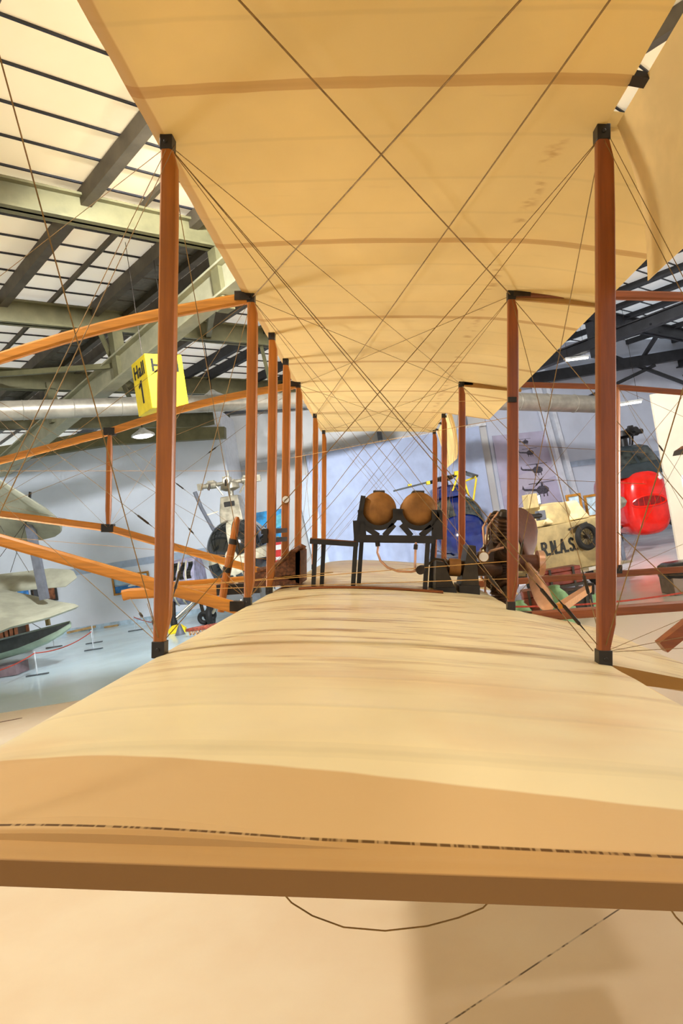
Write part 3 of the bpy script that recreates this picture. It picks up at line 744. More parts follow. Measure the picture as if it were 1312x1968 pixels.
# spanwise flying and landing wires
off = V((.012, 0, 0))
for S in (F, Rr):
    wire(S(0, True), S(1, False), .0017); wire(S(0, False), S(1, True), .0012); wire(S(0, False)+off*2, S(1, True)+off*2, .0012)
    wire(S(1, True), S(2, False), .0018, turn=.82); wire(S(1, False), S(2, True), .0018, turn=.12)
    wire(S(5, True), S(6, False), .0016); wire(S(5, False), S(6, True), .0016); wire(S(6, True), S(7, False), .0016); wire(S(6, False), S(7, True), .0016)
for a, b in ((1, 1), (2, 2), (5, 5), (6, 6)):
    wire(F(a, True), Rr(b, False), .0016, turn=.93); wire(Rr(a, True), F(b, False), .0016)
wire(F(1, True), Rr(2, False), .0016); wire(Rr(1, True), F(2, False), .0016)
wire(F(1, True), Rr(1, False)+V((-.03, .02, 0)), .0016, turn=.9)
wire(F(2, True), Rr(5, False), .0016); wire(Rr(2, True), F(5, False), .0016); wire(F(5, True), Rr(6, False), .0014); wire(Rr(5, True), F(6, False), .0014)
# outrigger and tail boom bracing
def fu(y, z): return V((ST, y, z))
a2, a5 = YS[2], YS[5]
wire(F(2, True), fu(a2, .02), .0016, turn=.3); wire(F(2, False), fu(a2, .96), .0016, turn=.35)
wire(F(5, True), fu(a5, .02), .0016, turn=.45); wire(F(5, False), fu(a5, .96), .0016, turn=.62)
wire(fu(a5, .96), (-4.6, a5, .3), .0014); wire(fu(a5, .02), (-4.6, a5, .42), .0014)
wire(fu(a5, .96), F(2, False), .0014, turn=.7); wire(fu(a5, .02), F(2, True), .0014); wire(fu(a2, .96), F(5, False), .0014); wire(fu(a2, .02), F(5, True), .0014)
wire(fu(a2, .96), fu(a5, .02), .0014); wire(fu(a2, .02), fu(a5, .96), .0014)
wire(F(1, False), (-3.3, 4.3, .9), .0014); wire(F(1, True), (-4.0, a2, .35), .0014)
for z0, z1 in ((.5, .62), (-.02, .12)): wire(AP(-20, 905 if z0 > .2 else 1030, 5.0), AP(520, 905 if z0 > .2 else 1075, 5.2), .0014, CORD, 'control_cable')
wire(Rr(2, True), (BT, a2, -.37), .0024); wire(Rr(2, False), (BT, a2, 1.40), .0014); wire(Rr(5, True), AP(1330, 1158, 3.6), .0028)
wire(Rr(5, True), (BT, a5, -.37), .0018, turn=.8); wire(Rr(5, False), (BT, a5, 1.4), .0014, turn=.5)
wire((BT, a5, 1.4), (5.5, a5, -.1), .0016); wire((BT, a5, -.36), (5.5, a5, 1.1), .0016); wire((BT, a5, -.36), (BT, a2, 1.4), .0014); wire((BT, a5, 1.4), (BT, a2, -.36), .0014, turn=.4)
wire(Rr(1, False), AP(1345, 1175, 2.9), .0012); wire(Rr(1, False), AP(1345, 1218, 2.8), .0012); wire(Rr(1, False), AP(1345, 1244, 2.7), .0012)
wire((BT, a5, 1.42), AP(1330, 1010, 4.2), .0012); wire(Rr(5, False), AP(1330, 1105, 5.4), .0012)
for (x0, y0), (x1, y1), y in (((330, 1128), (985, 1078), 4.88), ((330, 1134), (985, 1112), 4.86), ((400, 1122), (640, 1100), 5.0)):
    wire(AP(x0, y0, y), AP(x1, y1, y), .0026, CORD, 'control_cable')
wire(AP(560, 880, 6.2), AP(990, 800, 4.15), .0016, CORD, 'control_cable'); wire(AP(560, 775, 7.0), AP(985, 770, 4.15), .0014, CORD, 'control_cable')
for z in (.18, -.02): wire((XR, YS[2], z+.35), (XR+.9, YS[2]+.3, z+.34), .0014)
b1 = A().box((XR, YS[2]-.03, AP(983, 770, YS[2]).z), (.05, .02, .03)).build('cable_guide', BLACK, ac)
# cables from the lower wing ends to the left strut foot with dark turnbuckles
wire(F(1, False), AP(250, 1150, 3.6), .0016, turn=.55); wire(F(1, False), AP(283, 1160, 3.4), .0016, turn=.45)
# wire hoop under the wing tip
hp = [AP(px, py, 1.02) for px, py in ((540, 1712), (560, 1735), (600, 1760), (660, 1782), (740, 1789), (820, 1780), (880, 1764), (928, 1745), (950, 1722))]
A().tube(hp, .0013, 6).build('tip_hoop', WIRE, ac)
A().tube([AP(1280, 1735, 1.02), AP(1298, 1762, 1.02), AP(1330, 1795, 1.02)], .0013, 6).build('tip_hoop', WIRE, ac)
# undercarriage under the wings: skids, legs and wheels
G = lambda x, y: (-(EYE_H)+math.sin(TILT)*x)/math.cos(TILT)   # floor height in the A frame
for y in (Y0-.75, Y0+.75):
    sk = pole('landing_skid', [V((-.9, y, G(-.9, y)+.12)), V((-.6, y, G(-.6, y)+.07)), V((1.3, y, G(1.3, y)+.05))], .06, .07, WOODX)
    for x in (-.8, .75):
        A().bar((x, y, lbot(x, y)-.01), (x*.8, y, G(x*.8, y)+.09), .05, .04).build('skid_leg', WOODZ, sk)
    for s in (-1, 1):
        wc = V((.1, y+s*.16, G(.1, y)+.31))
        w = A().torus(wc, (0, 1, 0), .27, .04, 36, 10).build('wheel', RUBBER, ac)
        wsp = A(); wsp.cyl(wc-V((0, .05, 0)), wc+V((0, .05, 0)), .03, 12)
        for k in range(12):
            a = 2*PI*k/12; wsp.tube([wc, wc+V((.25*math.cos(a), 0, .25*math.sin(a)))], .004, 5)
        wsp.build('spokes', IRON, w)
A().tube([(.1, Y0-1.0, G(.1, 0)+.31), (.1, Y0+1.0, G(.1, 0)+.31)], .025, 12).build('axle', IRON, ac)
# ---------------------------------------------------------------- yellow hall sign
sc_ = WP(297, 735, 12.0)
sg = thing('hanging_sign', 'yellow box sign reading Hall 1 hanging from the roof', 'sign', (sc_.x, 12.3, sc_.z), math.radians(39))
SW, SH = .70, .98
MB().box((0, 0, 0), (SW, SW, SH)).build('box', YEL, sg, bevel=.006)
for ex, o in (((1, 0, 0), (0, -SW/2-.003, 0)), ((0, -1, 0), (-SW/2-.003, 0, 0))):
    o = V(o)
    lettering('lettering', 'Hall', .33, BLK, sg, frame_mtx(o+V((0, 0, .27)), ex, (0, 0, 1)), .95, .006)
    painted('lettering', '1', o+V((0, 0, -.32))-V(ex)*.17, ex, (0, 0, 1), .30, .42, BLK, sg, .15)
for sx in (-.25, .25): MB().cyl((sx, 0, SH/2), (sx, 0, HR-sc_.z-.02), .006, 6).build('cord', IRON, sg)
# ---------------------------------------------------------------- left side: seaplane
SYD = 14.0
def wp(px, py, Y=SYD): return WP(px, py, Y)
base = wp(40, 1240); base.z = 0
sea = thing('seaplane', 'grey-green biplane floatplane with its wing tips showing at the left edge', 'seaplane', base)
def L(): return MB(Matrix.Translation(-base))
def panel(pts, th, m, name, dy=0, parent=None):
    """wing panel: outline of hall points, given a rounded thickness"""
    mb = L(); n = len(pts); c = sum(pts, V())/n
    up = V((0, 0, th)); a = [V(p) for p in pts]
    ins = [p.lerp(c, .06) for p in a]
    mb.rings([[p-up*.5 for p in ins], [p for p in a], [p+up*.5 for p in ins]])
    return mb.build(name, m, parent or sea, angle=50)
ztop = wp(60, 985).z
def hz(px, py, z): return WF(px, py, z)
def rounded(xl, xr, y0, y1, z, r, dz=0.0):
    """wing plan seen from below: straight spars ending in a rounded tip on the right"""
    pts = [V((xl, y0, z)), V((xr-r, y0, z+dz*.6))]
    for k in range(1, 10):
        a = -PI/2+PI*k/10; pts.append(V((xr-r+r*math.cos(a), (y0+y1)/2+(y1-y0)/2*math.sin(a), z+dz)))
    return pts+[V((xr-r, y1, z+dz*.6)), V((xl, y1, z))]
panel([wp(-70, 884, 12.2), wp(0, 924, 12.5), wp(50, 955, 12.7), wp(92, 981, 12.9), wp(112, 998, 13.1), wp(120, 1010, 13.3), wp(119, 1020, 13.5), wp(108, 1028, 13.7), wp(84, 1034, 13.9), wp(0, 1047, 14.1), wp(-70, 1056, 14.2)], .12, SEAG, 'upper_wing')
tp2 = wp(150, 1165, 13.2)
lp = [wp(152, 1165, 13.0), wp(120, 1160, 13.8), wp(60, 1146, 14.3), wp(-120, 1110, 14.6), wp(-120, 1265, 12.0), wp(20, 1205, 12.2), wp(95, 1186, 12.5)]
panel(lp, .10, SEAG, 'lower_wing')
tl = [wp(148, 1110, 15), wp(142, 1098, 15.2), wp(100, 1095, 15.3), wp(-100, 1118, 15.3), wp(-100, 1150, 14.7), wp(60, 1130, 14.8), wp(130, 1124, 14.8)]
panel(tl, .10, SEAG, 'tailplane')
L().bar(wp(54, 992, 13.4), wp(86, 1152, 13.4), .12, .16, up=(1, 0, 0)).build('wing_strut', SLATE, sea)
L().bar(wp(56, 968, 13.4), wp(58, 945, 13.4), .04, .04, up=(1, 0, 0)).build('aerial_hook', BLACK, sea)
L().bar(wp(88, 1172, 13.4), wp(93, 1202, 13.4), .07, .07, up=(1, 0, 0)).build('float_strut', mat('tan_strut', srgb(160, 140, 90), .5), sea)
for q in (((0, 1070), (52, 1000)), ((52, 1000), (20, 1100)), ((0, 1010), (56, 1100)), ((0, 1160), (90, 1215))):
    L().tube([wp(*q[0], 13.3), wp(*q[1], 13.3)], .006, 6).build('rigging_wire', IRON, sea)
# float: boat hull with dark inner side
fl = L(); dk = L(); f0, f1 = wp(-60, 1247, 13.3), wp(135, 1197, 13.3); fd = (f1-f0)
rs = []; ds = []
for t, hw, d1, d2 in ((0, .30, .24, .37), (.3, .32, .24, .37), (.55, .31, .22, .35), (.75, .26, .16, .29), (.9, .16, .09, .20), (1.0, .04, .01, .10)):
    c = f0+fd*t
    rs.append([c+V((0, -hw, 0)), c+V((0, -hw, -d1)), c+V((0, -hw*.55, -d2*.9)), c+V((0, 0, -d2)), c+V((0, hw*.55, -d2*.9)), c+V((0, hw, -d1)), c+V((0, hw, 0)), c+V((0, 0, .04))])
    ds.append([c+V((0, -hw-.008, .01)), c+V((0, -hw-.008, -d1)), c+V((0, -hw+.01, -d1)), c+V((0, -hw+.01, .012))])
flo = fl.rings(rs).build('float', SEAG2, sea, angle=25)
dk.rings(ds).build('float_side', mat('dark_slate_dope', srgb(62, 66, 68), .6), flo, smooth=False)
cr0 = wp(18, 1275, 13.3)
L().box((cr0.x, 13.3, (f0.z-.40)/2-.0), (.5, .5, max(.2, f0.z-.42))).build('cradle', mat('plum_cradle', srgb(110, 92, 96), .5), sea)
# ---- low barrier posts with rope
POSTM = mat('pale_grey_post', srgb(188, 196, 202), .4, .2)
def post(px, py, h, label, tz=.0):
    b = WF(px, py)
    t = thing('barrier_post', label, 'barrier post', b, 0, 'low barrier posts on the blue floor')
    MB().cyl((0, 0, .01), (0, 0, h), .014, 10).build('pole', POSTM, t)
    MB().box((0, 0, .012), (.42, .07, .024)).build('foot', mat('dark_post_foot', srgb(70, 76, 80), .5), t)
    MB().ell((0, 0, h), (.02, .02, .02), 12, 8).build('cap', POSTM, t)
    return V(b)+V((0, 0, h))
P1 = post(72, 1298, .44, 'pale barrier post in front of the floatplane float')
P2 = post(180, 1249, .44, 'nearer of the two barrier posts right of the float')
P3 = post(181, 1236, .44, 'farther of the two barrier posts right of the float')
P4 = post(261, 1212, .40, 'barrier post beside the front wooden strut, below the gilt picture')
P5 = post(104, 1244, .40, 'barrier post in the shade behind the float')
def rope(a, b, sag, label, r=.011):
    a = V(a); b = V(b)
    pts = [a.lerp(b, k/16)-V((0, 0, sag*4*(k/16)*(1-k/16))) for k in range(17)]
    return tag(MB().tube(pts, r, 8).build('barrier_rope', ROPE), label, 'rope', 'red barrier ropes')
rope(P1-V((0, 0, .02)), P2-V((0, 0, .02)), .10, 'red rope between the float post and the post on its right')
rope(WP(-60, 1300, 10.6), P1-V((0, 0, .02)), .08, 'red rope running from the float post out of the left edge')
rope(P4-V((0, 0, .02)), WP(330, 1196, 17.5), .08, 'red rope running right from the post below the gilt picture')
ra = WF(960, 1166, .35)
rope(WP(985, 1166, 8.6), WP(1330, 1136, 8.8), .05, 'thin red rope behind the tail booms at right')
# ---- picture and panels on the left wall
def wall_picture(p, w, h, label, fm, deep=.05, name='framed_picture'):
    t = thing(name, label, 'picture', p)
    b = .06
    fr = MB(); fr.box((0, 0, h/2-b/2), (w, deep, b)); fr.box((0, 0, -h/2+b/2), (w, deep, b)); fr.box((-w/2+b/2, 0, 0), (b, deep, h-2*b)); fr.box((w/2-b/2, 0, 0), (b, deep, h-2*b))
    fr.build('frame', fm, t, smooth=False)
    return t, b
pc = WP(252, 1121, WL_Y-.14); PW, PH = 1.22, .62
pt, b_ = wall_picture(pc, PW, PH, 'gilt framed seascape with a small white boat hanging on the left wall', GOLD)
MB().box((0, .01, .13), (PW-.1, .02, PH-.36)).build('painted_sky', mat('painted_sky', srgb(176, 206, 228), .6, 0, .08, 3), pt)
MB().box((0, .01, -.15), (PW-.1, .02, PH-.40)).build('painted_sea', mat('painted_sea', srgb(54, 122, 186), .6, 0, .2, 8), pt)
MB().prism([(-.12, -.05), (.22, -.05), (.16, .0), (.06, .0), (.04, .03), (-.02, .03), (-.03, 0), (-.09, 0)], (0, -.012, -.05), (1, 0, 0), (0, 0, 1), .006).build('painted_boat', WHITE, pt, smooth=False)
pk = WP(85, 1141, WL_Y-.14)
t, _ = wall_picture(pk, .85, .55, 'dark framed panel on the left wall behind the floatplane', BLACK)
MB().box((0, .01, 0), (.75, .02, .45)).build('board', mat('panel_brown', srgb(120, 70, 40), .6, 0, .4, 6), t)
MB().box((-.2, 0, 0), (.3, .02, .42)).build('board', DGLASS, t)
pb_ = WP(44, 1138, WL_Y-.14)
tag(MB().box((pb_.x, pb_.y, pb_.z), (.36, .03, .26)).build('wall_notice', mat('blue_notice', srgb(60, 130, 200), .5, 0, .3, 6)), 'small blue notice on the left wall beside the dark framed panel', 'notice')
w0, w1 = WF(136, 1217), WF(196, 1206)
mb = MB()
mb.bar(V((w0.x, WL_Y-.45, .05)), V((w1.x, WL_Y-.35, .10)), .10, .07)
tag(mb.build('timber_plank', mat('pale_timber', srgb(186, 150, 96), .6, 0, .2, 6), smooth=False), 'pale timber plank lying along the foot of the left wall', 'plank')
w2 = WF(228, 1200)
tag(MB().bar(V((w2.x-.2, WL_Y-.3, .03)), V((w2.x+.25, WL_Y-.3, .03)), .08, .05).build('timber_plank', mat('pale_timber_offcut', srgb(186, 150, 96), .6), smooth=False), 'short timber offcut by the skirting below the gilt picture', 'plank')
ck = WF(14, 1228); ck.y = 18.5; ck = WP(14, 1214, 18.5)
CRATE = mat('crate_wood', srgb(128, 76, 44), .6, 0, .2, 6)
cr_ = thing('slatted_crate', 'brown slatted wooden crate under the floatplane wing', 'crate', (ck.x, 18.5, 0))
zt_ = max(.5, ck.z+.2)
for i in range(7): MB().box((-.42+i*.14, -.3, zt_/2), (.09, .03, zt_)).build('slat', CRATE, cr_, smooth=False)
for s in (-.33, .33):
    for z in (zt_-.05, .08): MB().box((0, s, z), (.95, .035, .09)).build('rail', DARKB, cr_)
for i in range(7): MB().box((-.42+i*.14, .3, zt_/2), (.09, .03, zt_)).build('slat', CRATE, cr_, smooth=False)
MB().box((0, 0, zt_*.45), (.8, .5, zt_*.8)).build('contents', DARKB, cr_)
# ---------------------------------------------------------------- left side: bubble nosed helicopter
HY = 15.5
hp_ = WP(448, 1090, HY)
he = thing('helicopter', 'cream helicopter with dark bubble nose and bare rotor head behind the left struts', 'helicopter', (hp_.x, HY, 0))
cab = MB(); rs = []
for y, cz, rx, rz in ((-.02, 1.60, .12, .16), (.02, 1.61, .30, .38), (.12, 1.62, .50, .62), (.32, 1.64, .63, .76), (.62, 1.65, .69, .83), (1.0, 1.66, .71, .85), (1.6, 1.66, .71, .85), (2.6, 1.68, .62, .75), (3.8, 1.9, .3, .35), (5.2, 2.1, .14, .16)):
    rs.append(sring(y, 0, cz, rx, rz, 2.2, 40))
cab.rings(rs)
cab.build('cabin', CREAM, he)
gl = MB(); n = 40
def csurf(a, y, k=1.03):
    """point on the cabin skin at angle a and station y, pushed slightly out"""
    ys = [(-.02, 1.60, .12, .16), (.02, 1.61, .30, .38), (.12, 1.62, .50, .62), (.32, 1.64, .63, .76), (.62, 1.65, .69, .83), (1.0, 1.66, .71, .85), (1.6, 1.66, .71, .85)]
    rx = np.interp(y, [q[0] for q in ys], [q[2] for q in ys]); rz = np.interp(y, [q[0] for q in ys], [q[3] for q in ys]); cz = np.interp(y, [q[0] for q in ys], [q[1] for q in ys])
    c, s = math.cos(a), math.sin(a); p = 2.2
    return V((rx*k*math.copysign(abs(c)**(2/p), c), y-.03, cz+rz*k*math.copysign(abs(s)**(2/p), s)))
def glaze(a0, a1, y0, y1, name='window', m=DGLASS, na=10, ny=8):
    mb = MB(); vs = []; fs = []
    for i in range(ny+1):
        for j in range(na+1): vs.append(csurf(a0+(a1-a0)*j/na, y0+(y1-y0)*(i/ny)**1.5))
    for i in range(ny):
        for j in range(na): q = i*(na+1)+j; fs.append((q, q+1, q+na+2, q+na+1))
    mb.add(vs, fs); return mb.build(name, m, he)
for a0, a1 in ((PI*.53, PI*.96), (PI*.04, PI*.47)): glaze(a0, a1, -.015, .78)
for a0, a1 in ((PI*1.05, PI*1.30), (PI*1.34, PI*1.48), (PI*1.52, PI*1.66), (PI*1.70, PI*1.95)): glaze(a0, a1, .03, .6)
for a0, a1 in ((PI*.04, PI*.34), (PI*.66, PI*.96), (PI*1.02, PI*1.15), (PI*1.85, PI*1.98)): glaze(a0, a1, .92, 1.5)
HT = Matrix.Translation((0, 0, -.2)); mf = MB(HT)
mf.rings([[V((-.30, .55, 2.35)), V((.30, .55, 2.35)), V((.32, 1.5, 2.35)), V((-.32, 1.5, 2.35))], [V((-.27, .62, 2.9)), V((.25, .62, 2.9)), V((.26, 1.4, 2.9)), V((-.27, 1.4, 2.9))], [V((-.22, .75, 3.28)), V((.20, .75, 3.28)), V((.20, 1.25, 3.28)), V((-.22, 1.25, 3.28))]])
mfo = mf.build('mast_fairing', ALU, he, smooth=False, bevel=.02)
lv = MB(HT)
for i in range(9): lv.box((-.0, .60+i*.008, 2.46+i*.045), (.44-i*.006, .02, .022))
lv.build('louvre', mat('louvre_dark', srgb(70, 64, 52), .5, .4), mfo)
MB(HT).box((-.01, .685, 3.06), (.26, .05, .16)).build('vent', BLACK, mfo, bevel=.01)
rh = MB(HT); rh.cyl((0, 1.0, 3.25), (0, 1.0, 3.75), .07, 16)
rh.tube([(0, 1, 3.42), (0, 1, 3.47), (0, 1, 3.6), (0, 1, 3.64)], [.12, .24, .22, .10], 16)
rh.cyl((0, 1, 3.74), (0, 1, 3.92), .025, 10)
rho = rh.build('rotor_head', ALU, he)
for k, a in enumerate((PI*1.02, PI*.02, PI*.52, PI*1.52)):
    d = V((math.cos(a), math.sin(a), 0)); o = V((0, 1, 3.62)); lx = .78 if k < 2 else .5
    ar = MB(HT); ar.tube([o+d*.1, o+d*.3, o+d*.32, o+d*.55, o+d*.57, o+d*lx], [.05, .05, .09, .085, .06, .055], 12); ar.box(o+d*.44+V((0, 0, .08)), (.16, .1, .07)); ar.box(o+d*(lx-.06), (.11, .12, .16))
    aro = ar.build('rotor_arm', ALU, rho)
    MB(HT).tube([o+d*.36+V((.05, -.06, -.05)), o+d*.2+V((.03, -.09, -.3))], .02, 8).build('pitch_link', ALU, aro)
    MB(HT).tube([o+d*.46+V((0, -.08, .03)), o+d*.50+V((0, -.1, -.12))], .026, 8).build('damper', IRON, aro)
MB(HT).tube([(-.80, .7, 3.5), (-.70, .7, 3.1), (-.42, .75, 2.32)], [.05, .045, .045], 10).build('folded_strut', SLATE, he)
MB(HT).bar((-.62, .7, 2.9), (-.34, .8, 2.95), .03, .03).build('strut_link', ALU, he)
for z in (2.0, 1.84, 1.4): MB().bar((.66, .8, z), (.88, .7, z+.02), .05, .06).build('handle', BLACK, he)
for sx in (-1, 1):
    lg = MB().tube([(sx*.5, 1.2, .8), (sx*.95, 1.2, .32)], .04, 10).build('landing_leg', ALU, he)
    MB().torus((sx*1.0, 1.2, .26), (1, 0, 0), .18, .075, 24, 10).build('wheel', RUBBER, lg)
lg = MB().tube([(0, .3, .6), (0, .15, .25)], .035, 10).build('landing_leg', ALU, he); MB().torus((0, .15, .2), (1, 0, 0), .14, .06, 24, 10).build('wheel', RUBBER, lg)
# ---- lilac grey fuselage section with ribbed windows
GY = 17.4
gp = WP(356, 1120, GY)
gf = thing('aircraft_fuselage', 'lilac-grey aircraft nose section with ribbed window openings on a wheeled leg', 'aircraft', (gp.x, GY, 0))
mb = MB(); rs = []
for x, r, cz in ((-.62, .40, 1.14), (-.58, .50, 1.16), (-.3, .57, 1.18), (.0, .60, 1.18), (.42, .60, 1.18)):
    rs.append([V((x, r*math.cos(2*PI*k/28), cz+r*math.sin(2*PI*k/28))) for k in range(28)])
mb.rings(rs); mb.build('shell', LILAC, gf)
for i in range(5):
    x = -.52+i*.19
    w = MB(); vs = []; fs = []
    for j in range(7):
        a = PI*.96+PI*.27*j/6-PI*.27
        for xx in (x, x+.12): vs.append(V((xx+.03*math.sin(j), .605*math.cos(a), 1.18+.605*math.sin(a))))
    fs = [(2*j, 2*j+1, 2*j+3, 2*j+2) for j in range(6)]
    w.add(vs, fs); w.build('window', DGLASS, gf)
    rb = MB(); rb.tube([V((x-.035, .612*math.cos(a), 1.18+.612*math.sin(a))) for a in [PI*.68+PI*.7*j/14 for j in range(15)]], .022, 8); rb.build('rib', CREAM, gf)
MB().bar((-.6, -.6, 1.1), (.42, -.61, 1.1), .05, .06).build('sill', LILAC, gf)
lg = MB().tube([(-.28, -.3, .75), (-.25, -.6, .25)], .05, 12).build('landing_leg', IRON, gf)
MB().tube([(.3, -.2, .72), (-.2, -.58, .34)], .03, 8).build('drag_strut', ALU, lg)
MB().tube([(.4, .1, .7), (-.2, -.56, .28)], .03, 8).build('drag_strut', ALU, lg)
wh = MB().torus((-.25, -.62, .21), (1, .2, 0), .14, .07, 28, 10).build('wheel', RUBBER, lg); MB().cyl((-.29, -.63, .21), (-.21, -.61, .21), .09, 16).build('wheel_hub', ALU, wh)
for s in (-.3, .3): 
    l2 = MB().tube([(.3, s+.3, .8), (.35, s+.3, .22)], .045, 10).build('landing_leg', IRON, gf); MB().torus((.35, s+.3, .18), (0, 1, 0), .12, .06, 24, 8).build('wheel', RUBBER, l2)
cp = WF(342, 1216)
tag(MB(Matrix.Translation((0, 0, 0))).prism([(0, 0), (.42, 0), (.42, .10), (.3, .20), (.12, .20), (0, .10)], (cp.x-.2, 16.35, 0), (1, 0, 0), (0, 0, 1), -.16).build('wheel_chock', YEL, bevel=.01, smooth=False), 'yellow wheel chock against the wheel under the lilac-grey fuselage', 'chock')
# ---- woven stretcher lying on the floor
s0 = WF(402, 1194); s0 = WP(404, 1194, 15.2)
st = thing('rescue_stretcher', 'red-brown woven stretcher lying on the floor right of the yellow chock', 'stretcher', (s0.x, 15.2, 0), .12)
mb = MB(); mb.tube([V((.55*math.cos(2*PI*k/32), .22*math.sin(2*PI*k/32), .16)) for k in range(33)], .03, 8)
mb.build('rim', mat('red_brown_cane', srgb(150, 66, 44), .6, 0, .3, 20), st)
mb = MB()
for k in range(13): x = -.48+k*.08; h = .2*math.sqrt(max(0, 1-(x/.56)**2)); mb.tube([(x, -h, .16), (x, -h*.8, .05), (x, h*.8, .05), (x, h, .16)], .015, 6)
mb.build('slats', mat('pale_cane', srgb(190, 140, 90), .6, 0, .3, 20), st)
sc0 = WF(366, 1210)
cn = MB().tube([(sc0.x, 15.9, 0), (sc0.x, 15.9, .03), (sc0.x+.02, 15.9, .26)], [.13, .11, .02], 14).build('floor_cone', SLATE)
tag(cn, 'small grey cone beside the yellow wheel chock', 'cone')
# ---------------------------------------------------------------- middle: drapes and posters
def drape(name, x0, x1, y, z0, z1, m, label, seed, lean=0.0, amp=.05):
    rnd = random.Random(seed); n = int((x1-x0)/.03); ph = [rnd.uniform(0, 6.28) for _ in range(4)]
    rows = []
    for k in range(9):
        z = z0+(z1-z0)*k/8; t = 1-k/8; row = []
        for i in range(n+1):
            x = x0+(x1-x0)*i/n
            row.append(V((x+lean*t, y+amp*(.35+.65*t)*(math.sin(x*7+ph[0])+.6*math.sin(x*13+ph[1]+t)+.4*math.sin(x*3.1+ph[2])), z)))
        rows.append(row)
    mb = MB(); mb.rings(rows, cap=False, closed=False); o = mb.build(name, m, angle=80)
    return tag(o, label, 'curtain')
drape('curtain', -2.05, 4.0, 23.62, .02, 4.72, mat('blue_grey_drape', srgb(182, 194, 222), .8, 0, .06, 1.5), 'wide pale blue-grey curtain hanging across the back wall behind the tanks', 1)
drape('curtain', -2.55, -2.0, 23.5, .02, 4.0, mat('white_drape', srgb(206, 216, 228), .8, 0, .05, 2), 'narrow white curtain edge hanging at the left end of the wide curtain', 4, .25, .03)
bp = WP(516, 988, 22.9)
bo = thing('display_banner', 'blue and teal banner standing behind the front struts', 'banner', (bp.x, 22.9, 0))
BW, BZ0, BZ1 = 1.0, 1.45, 2.95
MB().box((0, 0, (BZ0+BZ1)/2), (BW, .03, BZ1-BZ0)).build('sheet', mat('banner_blue', srgb(34, 140, 196), .5, 0, .35, 3), bo)
MB().prism([(-.48, -.1), (-.2, .1), (0, .55), (-.12, .3), (-.3, .2), (-.48, .3)], (0, -.02, 2.2), (1, 0, 0), (0, 0, 1), -.004).build('printed_shape', mat('print_slate', srgb(60, 80, 104), .5, 0, .2), bo, smooth=False)
MB().prism([(-.1, -.7), (.3, -.72), (.4, -.4), (.2, -.15), (-.1, -.3)], (0, -.02, 2.2), (1, 0, 0), (0, 0, 1), -.004).build('printed_shape', mat('print_ochre', srgb(168, 140, 50), .5, 0, .3), bo, smooth=False)
MB().prism([(-.46, -.45), (-.15, -.5), (-.05, -.2), (-.3, -.1)], (0, -.02, 2.2), (1, 0, 0), (0, 0, 1), -.004).build('printed_shape', mat('print_navy', srgb(16, 34, 58), .5), bo, smooth=False)
MB().prism([(.1, .1), (.42, .2), (.42, .6), (.15, .5)], (0, -.02, 2.2), (1, 0, 0), (0, 0, 1), -.004).build('printed_shape', mat('print_teal', srgb(90, 180, 200), .5), bo, smooth=False)
for sx in (-.4, .4): MB().box((sx, .03, BZ0/2+.05), (.04, .04, BZ0+.1)).build('leg', SLATE, bo)
rp = WP(530, 1062, 22.4)
ro = thing('information_board', 'red and white board standing below the blue banner', 'board', (rp.x, 22.4, 0))
MB().box((0, 0, rp.z+.05), (.62, .04, .85)).build('panel', mat('board_red', srgb(196, 34, 28), .5), ro)
MB().box((.04, -.024, rp.z+.16), (.5, .01, .16)).build('print', WHITE, ro); MB().box((.04, -.024, rp.z-.2), (.5, .01, .1)).build('print', WHITE, ro)
for sx in (-.22, .22): MB().box((sx, 0, (rp.z-.37)/2), (.04, .04, max(.1, rp.z-.37))).build('leg', SLATE, ro)
# ---------------------------------------------------------------- right side: mural
ml, mr_ = .28, 2.55
mo = V((4.3, 24.1, 0))+wr*((ml+mr_)/2)+wn*.13
mu = thing('wall_mural', 'grey-violet photo mural of helicopters in flight on the back wall', 'mural', mo, math.atan2(wr.y, wr.x))
MW, MZ0, MZ1 = mr_-ml+.3, 1.72, 4.35
MB().box((0, 0, (MZ0+MZ1)/2), (MW, .03, MZ1-MZ0)).build('sheet', mat('mural_violet', srgb(194, 188, 210), .6, 0, .08, 1.2), mu)
MUD = mat('mural_dark', srgb(82, 78, 88), .6, 0, .3, 14); MUL = mat('mural_light', srgb(206, 204, 212), .6)
MB().prism([(-1.28, -.42), (1.28, .1), (1.28, .55), (-1.28, .1)], (0, -.018, 2.6), (1, 0, 0), (0, 0, 1), -.003).build('printed_haze', mat('mural_haze', srgb(208, 202, 218), .6, 0, .06, 1), mu, smooth=False)
def mural_heli(x, z, s, flip=1):
    mb = MB(); o = (x, -.022, z)
    ex, ey = (flip*s, 0, 0), (0, 0, s)
    mb.prism([(-.30, -.06), (-.22, -.16), (.12, -.18), (.28, -.1), (.30, .02), (.16, .12), (-.14, .14), (-.26, .06)], o, ex, ey, -.004)
    mb.prism([(-.95, .1), (-.9, .24), (-.84, .1), (-.24, .04), (-.24, -.06), (-.84, .02)], o, ex, ey, -.004)
    mb.prism([(-.62, .235), (.62, .25), (.62, .275), (-.62, .265)], o, ex, ey, -.004)
    mb.prism([(-.06, .12), (.06, .12), (.04, .25), (-.04, .25)], o, ex, ey, -.004)
    for lx in (-.18, .02, .18): mb.prism([(lx-.03, -.28), (lx+.03, -.28), (lx+.02, -.14), (lx-.02, -.14)], o, ex, ey, -.004)
    return mb.build('printed_helicopter', MUD, mu, smooth=False)
for x, z, s in ((.1, 4.02, .40), (.22, 3.62, .55), (.42, 2.98, .78), (.5, 2.25, .95)): mural_heli(x, z, s)
